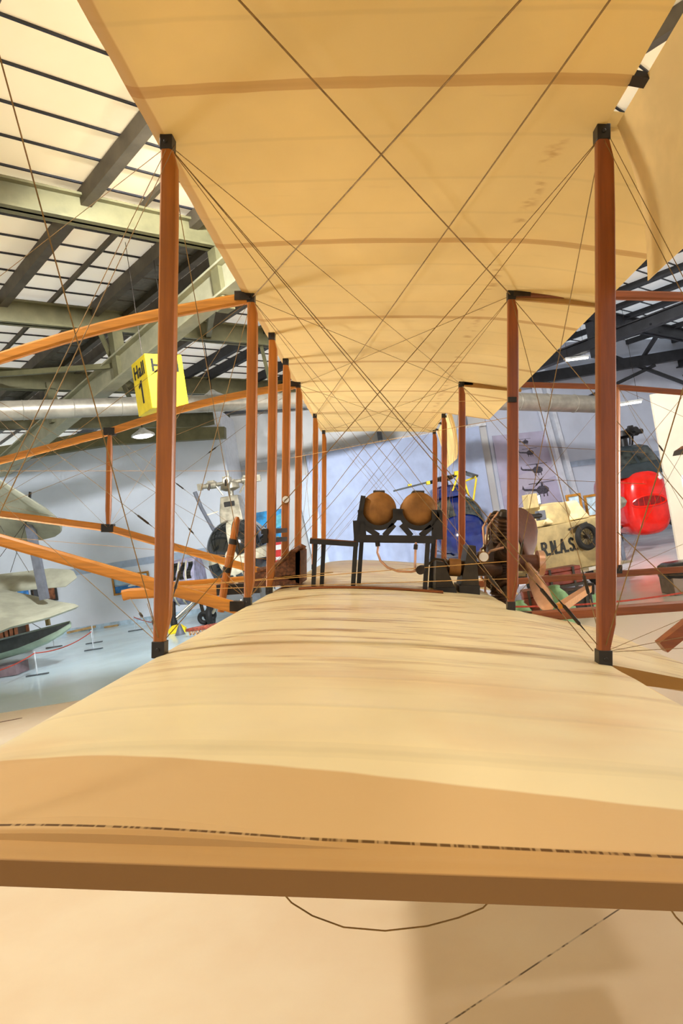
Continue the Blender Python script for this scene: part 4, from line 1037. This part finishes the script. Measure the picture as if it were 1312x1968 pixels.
MB().prism([(-.55, -.16), (.05, -.2), (.05, .08), (-.5, .02)], (.2, -.020, 2.22), (1, 0, 0), (0, 0, 1), -.003).build('printed_tail', MUL, mu, smooth=False)
# ---- blue helicopter
BY = 19.0
bh = WP(896, 1030, BY)
bl = thing('helicopter', 'gloss navy blue helicopter with folded rotor and yellow blade clamps behind the rear struts', 'helicopter', (bh.x, BY, 0), math.radians(4))
BS = ((-.0, 1.0, .20, .20), (.05, 1.02, .44, .36), (.25, 1.10, .58, .50), (.6, 1.24, .72, .68), (.95, 1.40, .78, .86), (1.3, 1.46, .80, .92), (2.4, 1.46, .80, .92), (3.0, 1.7, .5, .6), (3.9, 2.0, .2, .25))
mb = MB(); mb.rings([sring(y, 0, cz, rx, rz, 2.6, 40) for y, cz, rx, rz in BS]); mb.build('body', NAVY, bl)
def bsurf(a, y, k=1.025):
    rx = np.interp(y, [q[0] for q in BS], [q[2] for q in BS]); rz = np.interp(y, [q[0] for q in BS], [q[3] for q in BS]); cz = np.interp(y, [q[0] for q in BS], [q[1] for q in BS])
    c, s = math.cos(a), math.sin(a); p = 2.6
    return V((rx*k*math.copysign(abs(c)**(2/p), c), y-.03, cz+rz*k*math.copysign(abs(s)**(2/p), s)))
def patch(fn, par, a0, a1, y0, y1, name, m, na=8, ny=8):
    vs = [fn(a0+(a1-a0)*j/na, y0+(y1-y0)*i/ny) for i in range(ny+1) for j in range(na+1)]
    fs = [(i*(na+1)+j, i*(na+1)+j+1, (i+1)*(na+1)+j+1, (i+1)*(na+1)+j) for i in range(ny) for j in range(na)]
    return MB().add(vs, fs).build(name, m, par)
GLS = mat('tinted_windscreen', srgb(56, 60, 56), .08, 0, .4, 4, spec=.8)
patch(bsurf, bl, PI*.06, PI*.47, .42, 1.1, 'windscreen', GLS); patch(bsurf, bl, PI*.53, PI*.94, .42, 1.1, 'windscreen', GLS)
patch(bsurf, bl, -PI*.06, PI*.07, .8, 1.5, 'side_window', GLS); patch(bsurf, bl, PI*.93, PI*1.06, .8, 1.5, 'side_window', GLS)
patch(bsurf, bl, -PI*.32, -PI*.22, .25, .9, 'chin_window', GLS); patch(bsurf, bl, PI*1.22, PI*1.32, .25, .9, 'chin_window', GLS)
rf = MB(); rf.rings([sring(y, 0, cz, rx, rz, 3, 24) for y, cz, rx, rz in ((.95, 2.40, .30, .06), (1.1, 2.46, .48, .16), (1.5, 2.50, .56, .22), (2.3, 2.5, .56, .22), (2.7, 2.4, .3, .1))]); rf.build('engine_fairing', NAVY, bl)
rt = MB(); rt.cyl((0, 1.9, 2.6), (0, 1.9, 2.98), .09, 16); rt.tube([(0, 1.9, 2.86), (0, 1.9, 2.9), (0, 1.9, 3.0), (0, 1.9, 3.03)], [.12, .26, .26, .12], 16)
rto = rt.build('rotor_head', IRON, bl)
def blade_bar(pts, w, th, m, name): 
    mb = MB()
    for a, b in zip(pts[:-1], pts[1:]): mb.bar(a, b, w, th)
    return mb.build(name, m, rto, smooth=False)
BGR = mat('blade_grey', srgb(84, 88, 90), .5, 0, .12)
blade_bar([V((-.2, 1.8, 2.94)), V((-1.6, 1.2, 2.78))], .30, .05, BGR, 'rotor_blade'); blade_bar([V((.1, 1.7, 2.95)), V((.5, 1.1, 2.98))], .1, .08, BLACK, 'rotor_arm')
blade_bar([V((.46, 1.2, 2.99)), V((.74, 1.0, 2.82))], .42, .07, BGR, 'rotor_blade'); blade_bar([V((-.1, 1.75, 2.94)), V((-.55, 1.3, 2.86))], .1, .1, BLACK, 'rotor_arm')
YB = YEL
cl = MB(); cl.box((.30, 1.15, 3.0), (.26, .14, .12)); cl.build('blade_clamp', YB, rto, bevel=.01)
for a, b in (((.28, 1.1, 2.96), (-.02, 1.0, 2.44)), ((.40, 1.1, 2.9), (.46, 1.0, 2.28)), ((.76, 1.0, 2.76), (.52, .95, 2.02)), ((.40, 1.08, 2.72), (.76, 1.0, 2.80))):
    MB().tube([a, b], .028, 8).build('clamp_strut', YB, rto)
for x in (-1.15, -.6): MB().box((x, 1.36, 2.86), (.1, .2, .1)).build('blade_clamp', YB, rto)
for sx in (-1, 1):
    lg = MB().tube([(sx*.6, 2.2, .9), (sx*.9, 2.2, .3)], .05, 10).build('landing_leg', SLATE, bl); MB().torus((sx*.92, 2.2, .24), (1, 0, 0), .17, .07, 24, 8).build('wheel', RUBBER, lg)
lg = MB().tube([(0, .8, .8), (0, .8, .25)], .05, 10).build('landing_leg', SLATE, bl); MB().torus((0, .8, .2), (1, 0, 0), .14, .06, 24, 8).build('wheel', RUBBER, lg)
rd = WF(920, 1146)
# ---- armoured car
CYD = 12.4
def cpx(px, py, Y=CYD): return WP(px, py, Y)
cb = cpx(1075, 1075); cb.z = 0
RZ = math.radians(24)                   # the painted side turns towards the left
ex = V((math.cos(RZ), math.sin(RZ), 0)); ey = V((-math.sin(RZ), math.cos(RZ), 0))
car = thing('armoured_car', 'khaki-cream armoured car lettered R.N.A.S. with a spare wheel on its side', 'armoured car', cb, RZ)
def loc(px, py):
    """local x, z on the painted side (local y = 0) of a measured point"""
    v = RY @ ray(px, py); n = ey; t = (cb-EYE).dot(n)/v.dot(n); p = EYE+v*t-cb
    return p.dot(ex), p.z
side = [loc(1022, 1078), loc(1040, 1108), loc(1140, 1083), loc(1170, 1075), loc(1170, 985), loc(1130, 996), loc(1040, 1020), loc(1022, 1000)]
xl = loc(1040, 1100)[0]; xr2 = loc(1190, 1070)[0]; zb = loc(1050, 1106)[1]; zt2 = loc(1125, 996)[1]
body = MB(); body.prism([(xl, zb), (xr2, zb), (xr2, zt2), (xl+.05, zt2-.04), (xl, zt2-.2)], (0, 0, 0), (1, 0, 0), (0, 0, 1), -1.5)
bdo = body.build('hull', KHAKI, car, smooth=False, bevel=.012)
# front plates and bonnet turned towards the engine side
fw = MB(); fw.prism([(xl-.32, zb+.12), (xl-.02, zb), (xl-.02, zt2-.06), (xl-.18, zt2-.02), (xl-.32, zt2-.35)], (0, .10, 0), (1, 0, 0), (0, 0, 1), -1.2); fw.build('front_plate', KHAKI, car, smooth=False, bevel=.012)
dr = MB(); dr.box((xl-.20, -.02, (zb+zt2)/2-.02), (.20, .05, zt2-zb-.26)); dr.build('door', mat('pale_door', srgb(214, 200, 164), .6), car, bevel=.008)
rc = [loc(1034, 985), loc(1050, 996), loc(1122, 975), loc(1104, 960), loc(1076, 966)]
x1, z1 = loc(1045, 990); x2, z2 = loc(1125, 968)
tu = MB(); tu.rings([sring(0, 0, 0, 1, 1)] if False else [[V(((x1+x2)/2+r*math.cos(2*PI*k/28), .75+r*math.sin(2*PI*k/28), z)) for k in range(28)] for r, z in ((.62, zt2-.02), (.62, zt2+.16), (.56, zt2+.34), (.3, zt2+.38))])
tuo = tu.build('turret', KHAKI, car, angle=30)
cap = MB(); cap.rings([[V((x1+.12, .15, zt2)), V((x2+.2, .15, zt2)), V((x2+.2, 1.2, zt2)), V((x1+.12, 1.2, zt2))], [V((x1+.3, .25, zt2+.30)), V((x2+.02, .25, zt2+.36)), V((x2+.02, 1.1, zt2+.36)), V((x1+.3, 1.1, zt2+.30))]]); cap.build('canvas_cover', mat('cream_canvas', srgb(228, 208, 160), .8, 0, .12, 5, bmp=.5, bscale=5), tuo, smooth=False, bevel=.03)
# headlamp box on the roof and the gun
hx, hz_ = loc(1040, 960)
MB().box((hx+.02, .35, hz_), (.20, .2, .26)).build('roof_box', KHAKI, car, bevel=.01)
g0x, g0z = loc(1036, 991)
gun = MB(); gd = V((-.95, -.30, .02)).normalized(); gp0 = V((g0x, -.02, g0z))
gun.tube([gp0, gp0+gd*.06, gp0+gd*.07, gp0+gd*.26, gp0+gd*.27, gp0+gd*.31], [.05, .05, .045, .045, .055, .05], 16)
gun.build('gun_barrel', BLACK, car); MB().box(gp0+V((.03, .02, 0)), (.14, .12, .17)).build('gun_mount', SLATE, car, bevel=.008)
sx0, sz0 = loc(1107, 1010)
MB().bar((sx0-.2, -.03, loc(1075, 1021)[1]), (sx0+.22, -.03, loc(1115, 1006)[1]), .03, .035).build('tool_handle', DARKB, car)
tx0, tz0 = loc(1073, 1051)
txw = loc(1104, 1044)[0]-loc(1041, 1057)[0]
painted('lettering', 'R.N.A.S.', (loc(1041, 1060)[0], -.008, tz0-.12), (1, 0, 0), (0, 0, 1), txw*1.06, .25, BLK, car)
swx, swz = loc(1120, 1032)
sw = MB().torus((swx, -.10, swz), (0, 1, 0), .20, .05, 36, 10).build('spare_wheel', RUBBER, car)
mb = MB(); mb.cyl((swx, -.05, swz), (swx, -.15, swz), .04, 14); mb.torus((swx, -.10, swz), (0, 1, 0), .155, .012, 30, 6)
for k in range(14): a = 2*PI*k/14; mb.tube([(swx, -.11, swz), (swx+.16*math.cos(a), -.10, swz+.16*math.sin(a))], .006, 5)
mb.build('spokes', IRON, sw)
MB().bar((xl, -.16, zb-.02), (xr2, -.16, zb-.02), .30, .035).build('running_board', mat('grey_board', srgb(188, 176, 150), .6), car)
MB().box((loc(1112, 1079)[0], -.32, zb+.0), (.16, .01, .06)).build('plate', WHITE, car)
for xw in (xl+.1, xr2-.35):
    for yw_ in (.12, 1.35):
        w = MB().torus((xw, yw_, .36), (0, 1, 0), .29, .07, 32, 10).build('wheel', RUBBER, car); mb = MB(); mb.cyl((xw, yw_-.05, .36), (xw, yw_+.05, .36), .24, 24); mb.build('wheel_disc', KHAKI, w)
MB().bar((xl+.1, .74, .36), (xr2-.35, .74, .36), .5, .16).build('chassis', IRON, car)
mon = WP(1028, 961, 15.5)
mt = thing('monitor', 'small lit screen on a stand behind the armoured car turret', 'screen', (mon.x, 15.5, 0), .2)
MB().box((0, 0, mon.z), (.26, .03, .22)).build('case', BLACK, mt); MB().box((0, -.018, mon.z), (.23, .004, .19)).build('screen', emis('screen_glow', (.8, .95, 1.0), .8), mt)
MB().cyl((0, .02, 0), (0, .02, mon.z), .025, 10).build('pole', BLACK, mt); MB().cyl((0, .02, 0), (0, .02, .03), .2, 20).build('foot', BLACK, mt)
# ---- sacks and cases on the floor in front of the armoured car
def sack(px, py, Y, w, h, label, lean=0.0):
    p = WP(px, py, Y)
    mb = MB(); rs = []
    rnd = random.Random(px)
    for t, k in ((0, .78), (.1, .98), (.35, 1.0), (.6, .85), (.8, .58), (.92, .30), (.97, .34), (1.0, .22)):
        rs.append([V((lean*t+w/2*k*math.cos(2*PI*j/20)*(1+.06*math.sin(3*j+rnd.random())), w*.42*k*math.sin(2*PI*j/20)*(1+.08*math.sin(2*j+t*9)), h*t)) for j in range(20)])
    mb.rings(rs); o = mb.build('kit_bag', SACK, angle=80); o.location = (p.x, Y, 0)
    tag(o, label, 'bag', 'green canvas kit bags')
    return o
sack(1064, 1130, 9.5, .48, .56, 'taller green canvas kit bag right of the copper propeller blade')
sack(996, 1145, 9.4, .34, .44, 'small green canvas kit bag left of the copper propeller blade')
sack(1118, 1135, 10.5, .36, .36, 'low green canvas kit bag behind the black case', .05)
def case(px, Y, size, m, label, rz=0, name='travel_case', z=0.0):
    p = WP(px, 1140, Y)
    t = thing(name, label, 'case', (p.x, Y, z), rz)
    MB().box((0, 0, size[2]*.38), (size[0], size[1], size[2]*.76)).build('body', m, t, bevel=.012)
    MB().box((0, 0, size[2]*.88), (size[0]*1.01, size[1]*1.01, size[2]*.22)).build('lid', m, t, bevel=.012)
    for s in (-.3, .3): MB().box((s*size[0], -size[1]/2-.008, size[2]*.5), (.035, .015, size[2]*1.0)).build('strap', DARKB, t)
    return t
case(1098, 10.1, (.46, .34, .40), BLACK, 'black case standing behind the taller kit bag', .1)
case(1030, 10.3, (.42, .34, .46), LEATH, 'red-brown leather case standing behind the propeller blade', -.1)
tk = case(1078, 10.9, (.62, .32, .26), mat('maroon_leather', srgb(128, 54, 40), .5, 0, .2, 7), 'maroon leather trunk raised on a low table below the lettering', .12, z=.40)
tb = WP(1078, 1140, 10.9)
lt_ = thing('low_table', 'low dark table carrying the maroon trunk', 'table', (tb.x, 10.9, 0), .12)
MB().box((0, 0, .38), (.75, .4, .04)).build('table_top', DARKB, lt_)
for a in (-.33, .33):
    for b in (-.16, .16): MB().box((a, b, .18), (.04, .04, .36)).build('leg', DARKB, lt_)
# ---- framed prints leaning behind the car
for px, lab in ((1104, 'narrow gilt framed print behind the armoured car, left of the pair'), (1138, 'narrow gilt framed print behind the armoured car, beside the tall strut')):
    p = WP(px, 972, 17.6 if px < 1120 else 18.3)
    t, _ = wall_picture(V((p.x, p.y, p.z)), .38, .60, lab, GOLD)
    t['group'] = 'framed prints on easels'
    MB().box((0, .01, 0), (.28, .02, .50)).build('print', mat('pale_print', srgb(176, 196, 206), .6, 0, .2, 6), t)
    for s in (-.15, .15): MB().bar((s, .04, .1), (s*1.4, .2, -p.z+.01), .03, .03).build('easel_leg', WOODZ, t)
# ---------------------------------------------------------------- red helicopter
RYD = 19.5
rp_ = WP(1247, 960, RYD)
rh_ = thing('helicopter', 'bright red helicopter with an oval nose grille and dark cockpit at right', 'helicopter', (rp_.x, RYD, 0), math.radians(-4))
RS = ((0, 1.22, .28, .50), (.04, 1.24, .46, .72), (.14, 1.28, .57, .86), (.35, 1.31, .63, .94), (.7, 1.34, .66, .98), (1.2, 1.36, .68, 1.0), (2.6, 1.4, .70, 1.0), (3.9, 1.7, .5, .6))
mb = MB(); mb.rings([sring(y, 0, cz, rx, rz, 3.0, 40) for y, cz, rx, rz in RS]); mb.build('body', RED, rh_)
# grille: oval recess with bars
gz = 1.30
def noseY(x, z):
    """front skin of the nose: the station where the superellipse passes through (x, z)"""
    lo, hi = 0.0, 3.0
    for _ in range(24):
        m_ = (lo+hi)/2
        rx = np.interp(m_, [q[0] for q in RS], [q[2] for q in RS]); rz = np.interp(m_, [q[0] for q in RS], [q[3] for q in RS]); cz = np.interp(m_, [q[0] for q in RS], [q[1] for q in RS])
        if abs(x/rx)**3+abs((z-cz)/rz)**3 <= 1: hi = m_
        else: lo = m_
    return hi
gr = MB(); N = 28
ring0 = [(.46*math.cos(2*PI*k/N), gz+.155*math.sin(2*PI*k/N)*(1+.25*math.sin(2*PI*k/N))) for k in range(N)]
vs = [V((x*f, noseY(x*f, gz+(z-gz)*f)-.012, gz+(z-gz)*f)) for f in (1.0, .66, .33) for x, z in ring0]+[V((0, noseY(0, gz)-.012, gz))]
fs = [(i*N+k, i*N+(k+1) % N, (i+1)*N+(k+1) % N, (i+1)*N+k) for i in range(2) for k in range(N)]+[(2*N+k, 2*N+(k+1) % N, 3*N) for k in range(N)]
gr.add(vs, fs); go = gr.build('intake_grille', REDD, rh_)
MB().tube([V((x, noseY(x, z)-.015, z)) for x, z in ring0+ring0[:1]], .028, 8).build('grille_rim', RED, go)
for x in (-.3, -.15, 0, .15, .3): MB().tube([V((x, noseY(x, z)-.02, z)) for z in np.linspace(gz-.13, gz+.17, 7)], .008, 6).build('grille_bar', RED, go)
ck_ = MB(); ck_.rings([[V((-.61, .16, 2.06)), V((.61, .16, 2.06)), V((.68, 2.4, 2.1)), V((-.68, 2.4, 2.1))], [V((-.60, .30, 2.40)), V((.60, .30, 2.40)), V((.68, 2.4, 2.45)), V((-.68, 2.4, 2.45))], [V((-.50, .85, 2.92)), V((.50, .85, 2.92)), V((.56, 2.3, 2.96)), V((-.56, 2.3, 2.96))], [V((-.34, 1.1, 3.02)), V((.34, 1.1, 3.02)), V((.4, 2.2, 3.06)), V((-.4, 2.2, 3.06))]])
cko = ck_.build('cockpit', mat('cockpit_slate', srgb(44, 54, 58), .4), rh_, smooth=False, bevel=.03)
for x0, x1 in ((-.56, -.04), (.04, .56)):
    MB().add([(x0, .33, 2.44), (x1, .33, 2.44), (x1*.84, .79, 2.88), (x0*.84, .79, 2.88)], [(0, 1, 2, 3)]).build('windscreen', GLS, cko)
for s in (-1, 1): MB().add([(s*.625, .7, 2.48), (s*.65, 1.5, 2.48), (s*.555, 1.5, 2.88), (s*.545, 1.0, 2.88)], [(0, 1, 2, 3)]).build('side_window', mat('pale_window', srgb(190, 200, 204), .1), cko)
rt = MB(); rt.cyl((.1, 1.8, 3.0), (.1, 1.8, 3.5), .14, 16); rt.tube([(.1, 1.8, 3.3), (.1, 1.8, 3.36), (.1, 1.8, 3.5), (.1, 1.8, 3.54)], [.2, .36, .34, .16], 16)
rto2 = rt.build('rotor_head', BLACK, rh_)
for k in range(4):
    a = .35+PI/2*k; d = V((math.cos(a), math.sin(a), 0)); o = V((.1, 1.8, 3.46))
    mb = MB(); mb.tube([o, o+d*.3, o+d*.32, o+d*.55, o+d*.56, o+d*.72], [.07, .07, .12, .12, .08, .08], 10); mb.box(o+d*.45+V((0, 0, .1)), (.14, .14, .12)); mb.tube([o+d*.4, o+d*.3+V((0, 0, -.4))], .03, 8); mb.build('rotor_arm', BLACK, rto2)
MB().tube([(.42, noseY(.42, 1.95)-.02, 1.95), (.46, .28, 2.2), (.48, .3, 2.36)], [.03, .016, .012], 8).build('aerial', WHITE, rh_); MB().ell((.42, noseY(.42, 1.93)-.02, 1.93), (.06, .03, .06), 14, 8).build('aerial_base', WHITE, rh_)
MB().box((-.02, noseY(-.02, 1.85)-.01, 1.85), (.1, .03, .1)).build('latch', RED, rh_)
for z, x in ((2.18, -.66), (1.95, -.7)): MB().box((x, .9, z), (.16, .2, .2)).build('step', DARKB, rh_, bevel=.03)
for s in (-1, 1):
    lg = MB().tube([(s*.62, 1.3, 1.0), (s*1.0, 1.0, .42)], .05, 12).build('landing_leg', SLATE, rh_); MB().tube([(s*.6, .9, .7), (s*1.0, 1.0, .40)], .04, 10).build('landing_brace', BLACK, lg)
    MB().torus((s*1.08, 1.0, .30), (1, 0, 0), .20, .09, 28, 10).build('wheel', RUBBER, lg)
lg = MB().tube([(0, 3.2, 1.4), (0, 3.6, .3)], .05, 10).build('landing_leg', SLATE, rh_); MB().torus((0, 3.6, .22), (1, 0, 0), .15, .065, 24, 8).build('wheel', RUBBER, lg)
# silver spinner of another machine behind the tall strut
sp0 = WP(1192, 965, 17.2)
sn = thing('propeller_spinner', 'bare metal spinner nosing out between the tall strut and the red helicopter', 'spinner', (sp0.x-.05, 17.2, 0))
MB().tube([(.20, 0, sp0.z+.0), (.14, 0, sp0.z), (0, 0, sp0.z), (-.2, 0, sp0.z)], [.02, .11, .18, .2], 24).build('nose', ALU, sn)
MB().bar((-.1, 0, 0), (-.15, 0, sp0.z), .08, .08, up=(1, 0, 0)).build('stand', SLATE, sn)
# ---------------------------------------------------------------- right edge: partition and bench
pY = 14.2
p0 = WF(1306, 1080); pY = p0.y
pr_ = thing('display_partition', 'tall cream display partition cutting in at the right edge', 'partition', (p0.x+1.1, pY, 0), 0)
ph = WP(1250, 758, pY).z
xx0 = WP(1250, 758, pY).x-p0.x-1.1
MB().prism([(-1.1, 0), (1.4, 0), (1.4, ph), (xx0, ph)], (0, 0, 0), (1, 0, 0), (0, 0, 1), -.08).build('panel', mat('partition_cream', srgb(216, 202, 178), .7, 0, .04, 1), pr_, smooth=False)
hs = WP(1306, 868, pY)-V((p0.x+1.1, pY, 0))
MB().prism([(-.17, -.07), (.3, -.07), (.3, .1), (.05, .1), (-.12, .03)], (hs.x, -.006, hs.z), (1, 0, 0), (0, 0, 1), -.01).build('recess', DARKB, pr_, smooth=False)
MB().prism([(-.10, .03), (.3, .08), (.3, .12), (.05, .11)], (hs.x, -.016, hs.z), (1, 0, 0), (0, 0, 1), -.01).build('recess_lip', WICK, pr_, smooth=False)
ns = WP(1311, 925, pY)-V((p0.x+1.1, pY, 0))
MB().box((ns.x+.08, -.01, ns.z), (.2, .012, .26)).build('notice', WHITE, pr_)
b0_ = WF(1300, 1140)
bw = thing('padded_stool', 'black vinyl padded stool with a grey-brown base at the right edge', 'stool', (b0_.x+.18, b0_.y, 0), 0)
zt3 = WP(1300, 1080, b0_.y).z
MB().box((0, 0, zt3*.28), (.62, .5, zt3*.56)).build('base', mat('grey_brown_base', srgb(128, 112, 100), .6), bw, bevel=.01)
cu = MB(); rs = []
for z, k in ((zt3*.5, .92), (zt3*.56, 1.06), (zt3*.74, 1.1), (zt3*.92, 1.04), (zt3, .86), (zt3*1.01, .3)):
    rs.append([V((.33*k*math.copysign(abs(math.cos(2*PI*j/32))**.5, math.cos(2*PI*j/32))*(1+.02*math.sin(5*j)), .27*k*math.copysign(abs(math.sin(2*PI*j/32))**.5, math.sin(2*PI*j/32)), z)) for j in range(32)])
cu.rings(rs); cu.build('cushion', BAG, bw, angle=80)
# ---------------------------------------------------------------- light
w = bpy.data.worlds.new('world'); SC.world = w; w.use_nodes = True
bg = w.node_tree.nodes['Background']; bg.inputs[0].default_value = (.95, .965, 1.0, 1); bg.inputs[1].default_value = .86
def area(p, target, size, power, col, sy=None):
    l = bpy.data.lights.new('fill_flood', 'AREA'); l.energy = power; l.size = size; l.color = col; l.spread = math.radians(100)
    if sy: l.shape = 'RECTANGLE'; l.size_y = sy
    o = bpy.data.objects.new('fill_flood', l); COL.objects.link(o); o.location = p
    o.rotation_euler = (V(target)-V(p)).to_track_quat('-Z', 'Y').to_euler(); return o
def spot(p, target, power, col, radius=.25, ang=60):
    l = bpy.data.lights.new('lamp_or_fill_spot', 'SPOT'); l.energy = power; l.color = col; l.shadow_soft_size = radius; l.spot_size = math.radians(ang); l.spot_blend = .6
    o = bpy.data.objects.new('lamp_or_fill_spot', l); COL.objects.link(o); o.location = p
    o.rotation_euler = (V(target)-V(p)).to_track_quat('-Z', 'Y').to_euler(); return o
spot((-4.0, 2.3, 6.6), (-.3, 3.2, .9), 1150, (1.0, .93, .80), .25, 75)
spot((5.0, 2.2, 6.6), (1.2, 3.0, .6), 420, (1.0, .93, .84), .3, 70)
area((-6.2, 7.4, .5), (0, 7.6, 3.2), 2.0, 300, (1.0, .97, .92))  # added floods, low and out of view on both sides, lifting the wing underside
area((9.0, 7.6, .5), (0, 7.6, 3.2), 2.2, 380, (1.0, .95, .86))
spot((-.3, 6.5, 7.0), (-8, 21.5, 2.5), 7600, (.92, .96, 1.0), .4, 75)  # added fill spots, unseen above the upper wing, to brighten both walls
spot((.6, 7.5, 7.0), (7, 26, 2.8), 8200, (.94, .96, 1.0), .4, 80)
# light paths that are long enough for a room, no longer
cy = SC.cycles
cy.max_bounces = 6; cy.diffuse_bounces = 3; cy.glossy_bounces = 2; cy.transmission_bounces = 3; cy.transparent_max_bounces = 4
cy.caustics_reflective = False; cy.caustics_refractive = False
cy.use_adaptive_sampling = True; cy.adaptive_threshold = .12; cy.adaptive_min_samples = 8
# ---------------------------------------------------------------- camera
cd = bpy.data.cameras.new('camera'); cam = bpy.data.objects.new('camera', cd); COL.objects.link(cam)
cd.sensor_fit = 'VERTICAL'; cd.sensor_height = 36.0; cd.lens = 36.0*FPX/1968.0; cd.clip_end = 200; cd.clip_start = .05
r_, u_, f_ = RY @ RR, RY @ RU, RY @ RF
cam.matrix_world = Matrix(((r_.x, u_.x, -f_.x, EYE.x), (r_.y, u_.y, -f_.y, EYE.y), (r_.z, u_.z, -f_.z, EYE.z), (0, 0, 0, 1)))
SC.camera = cam
SC.view_settings.view_transform = 'Standard'; SC.view_settings.look = 'None'; SC.view_settings.exposure = 0.0
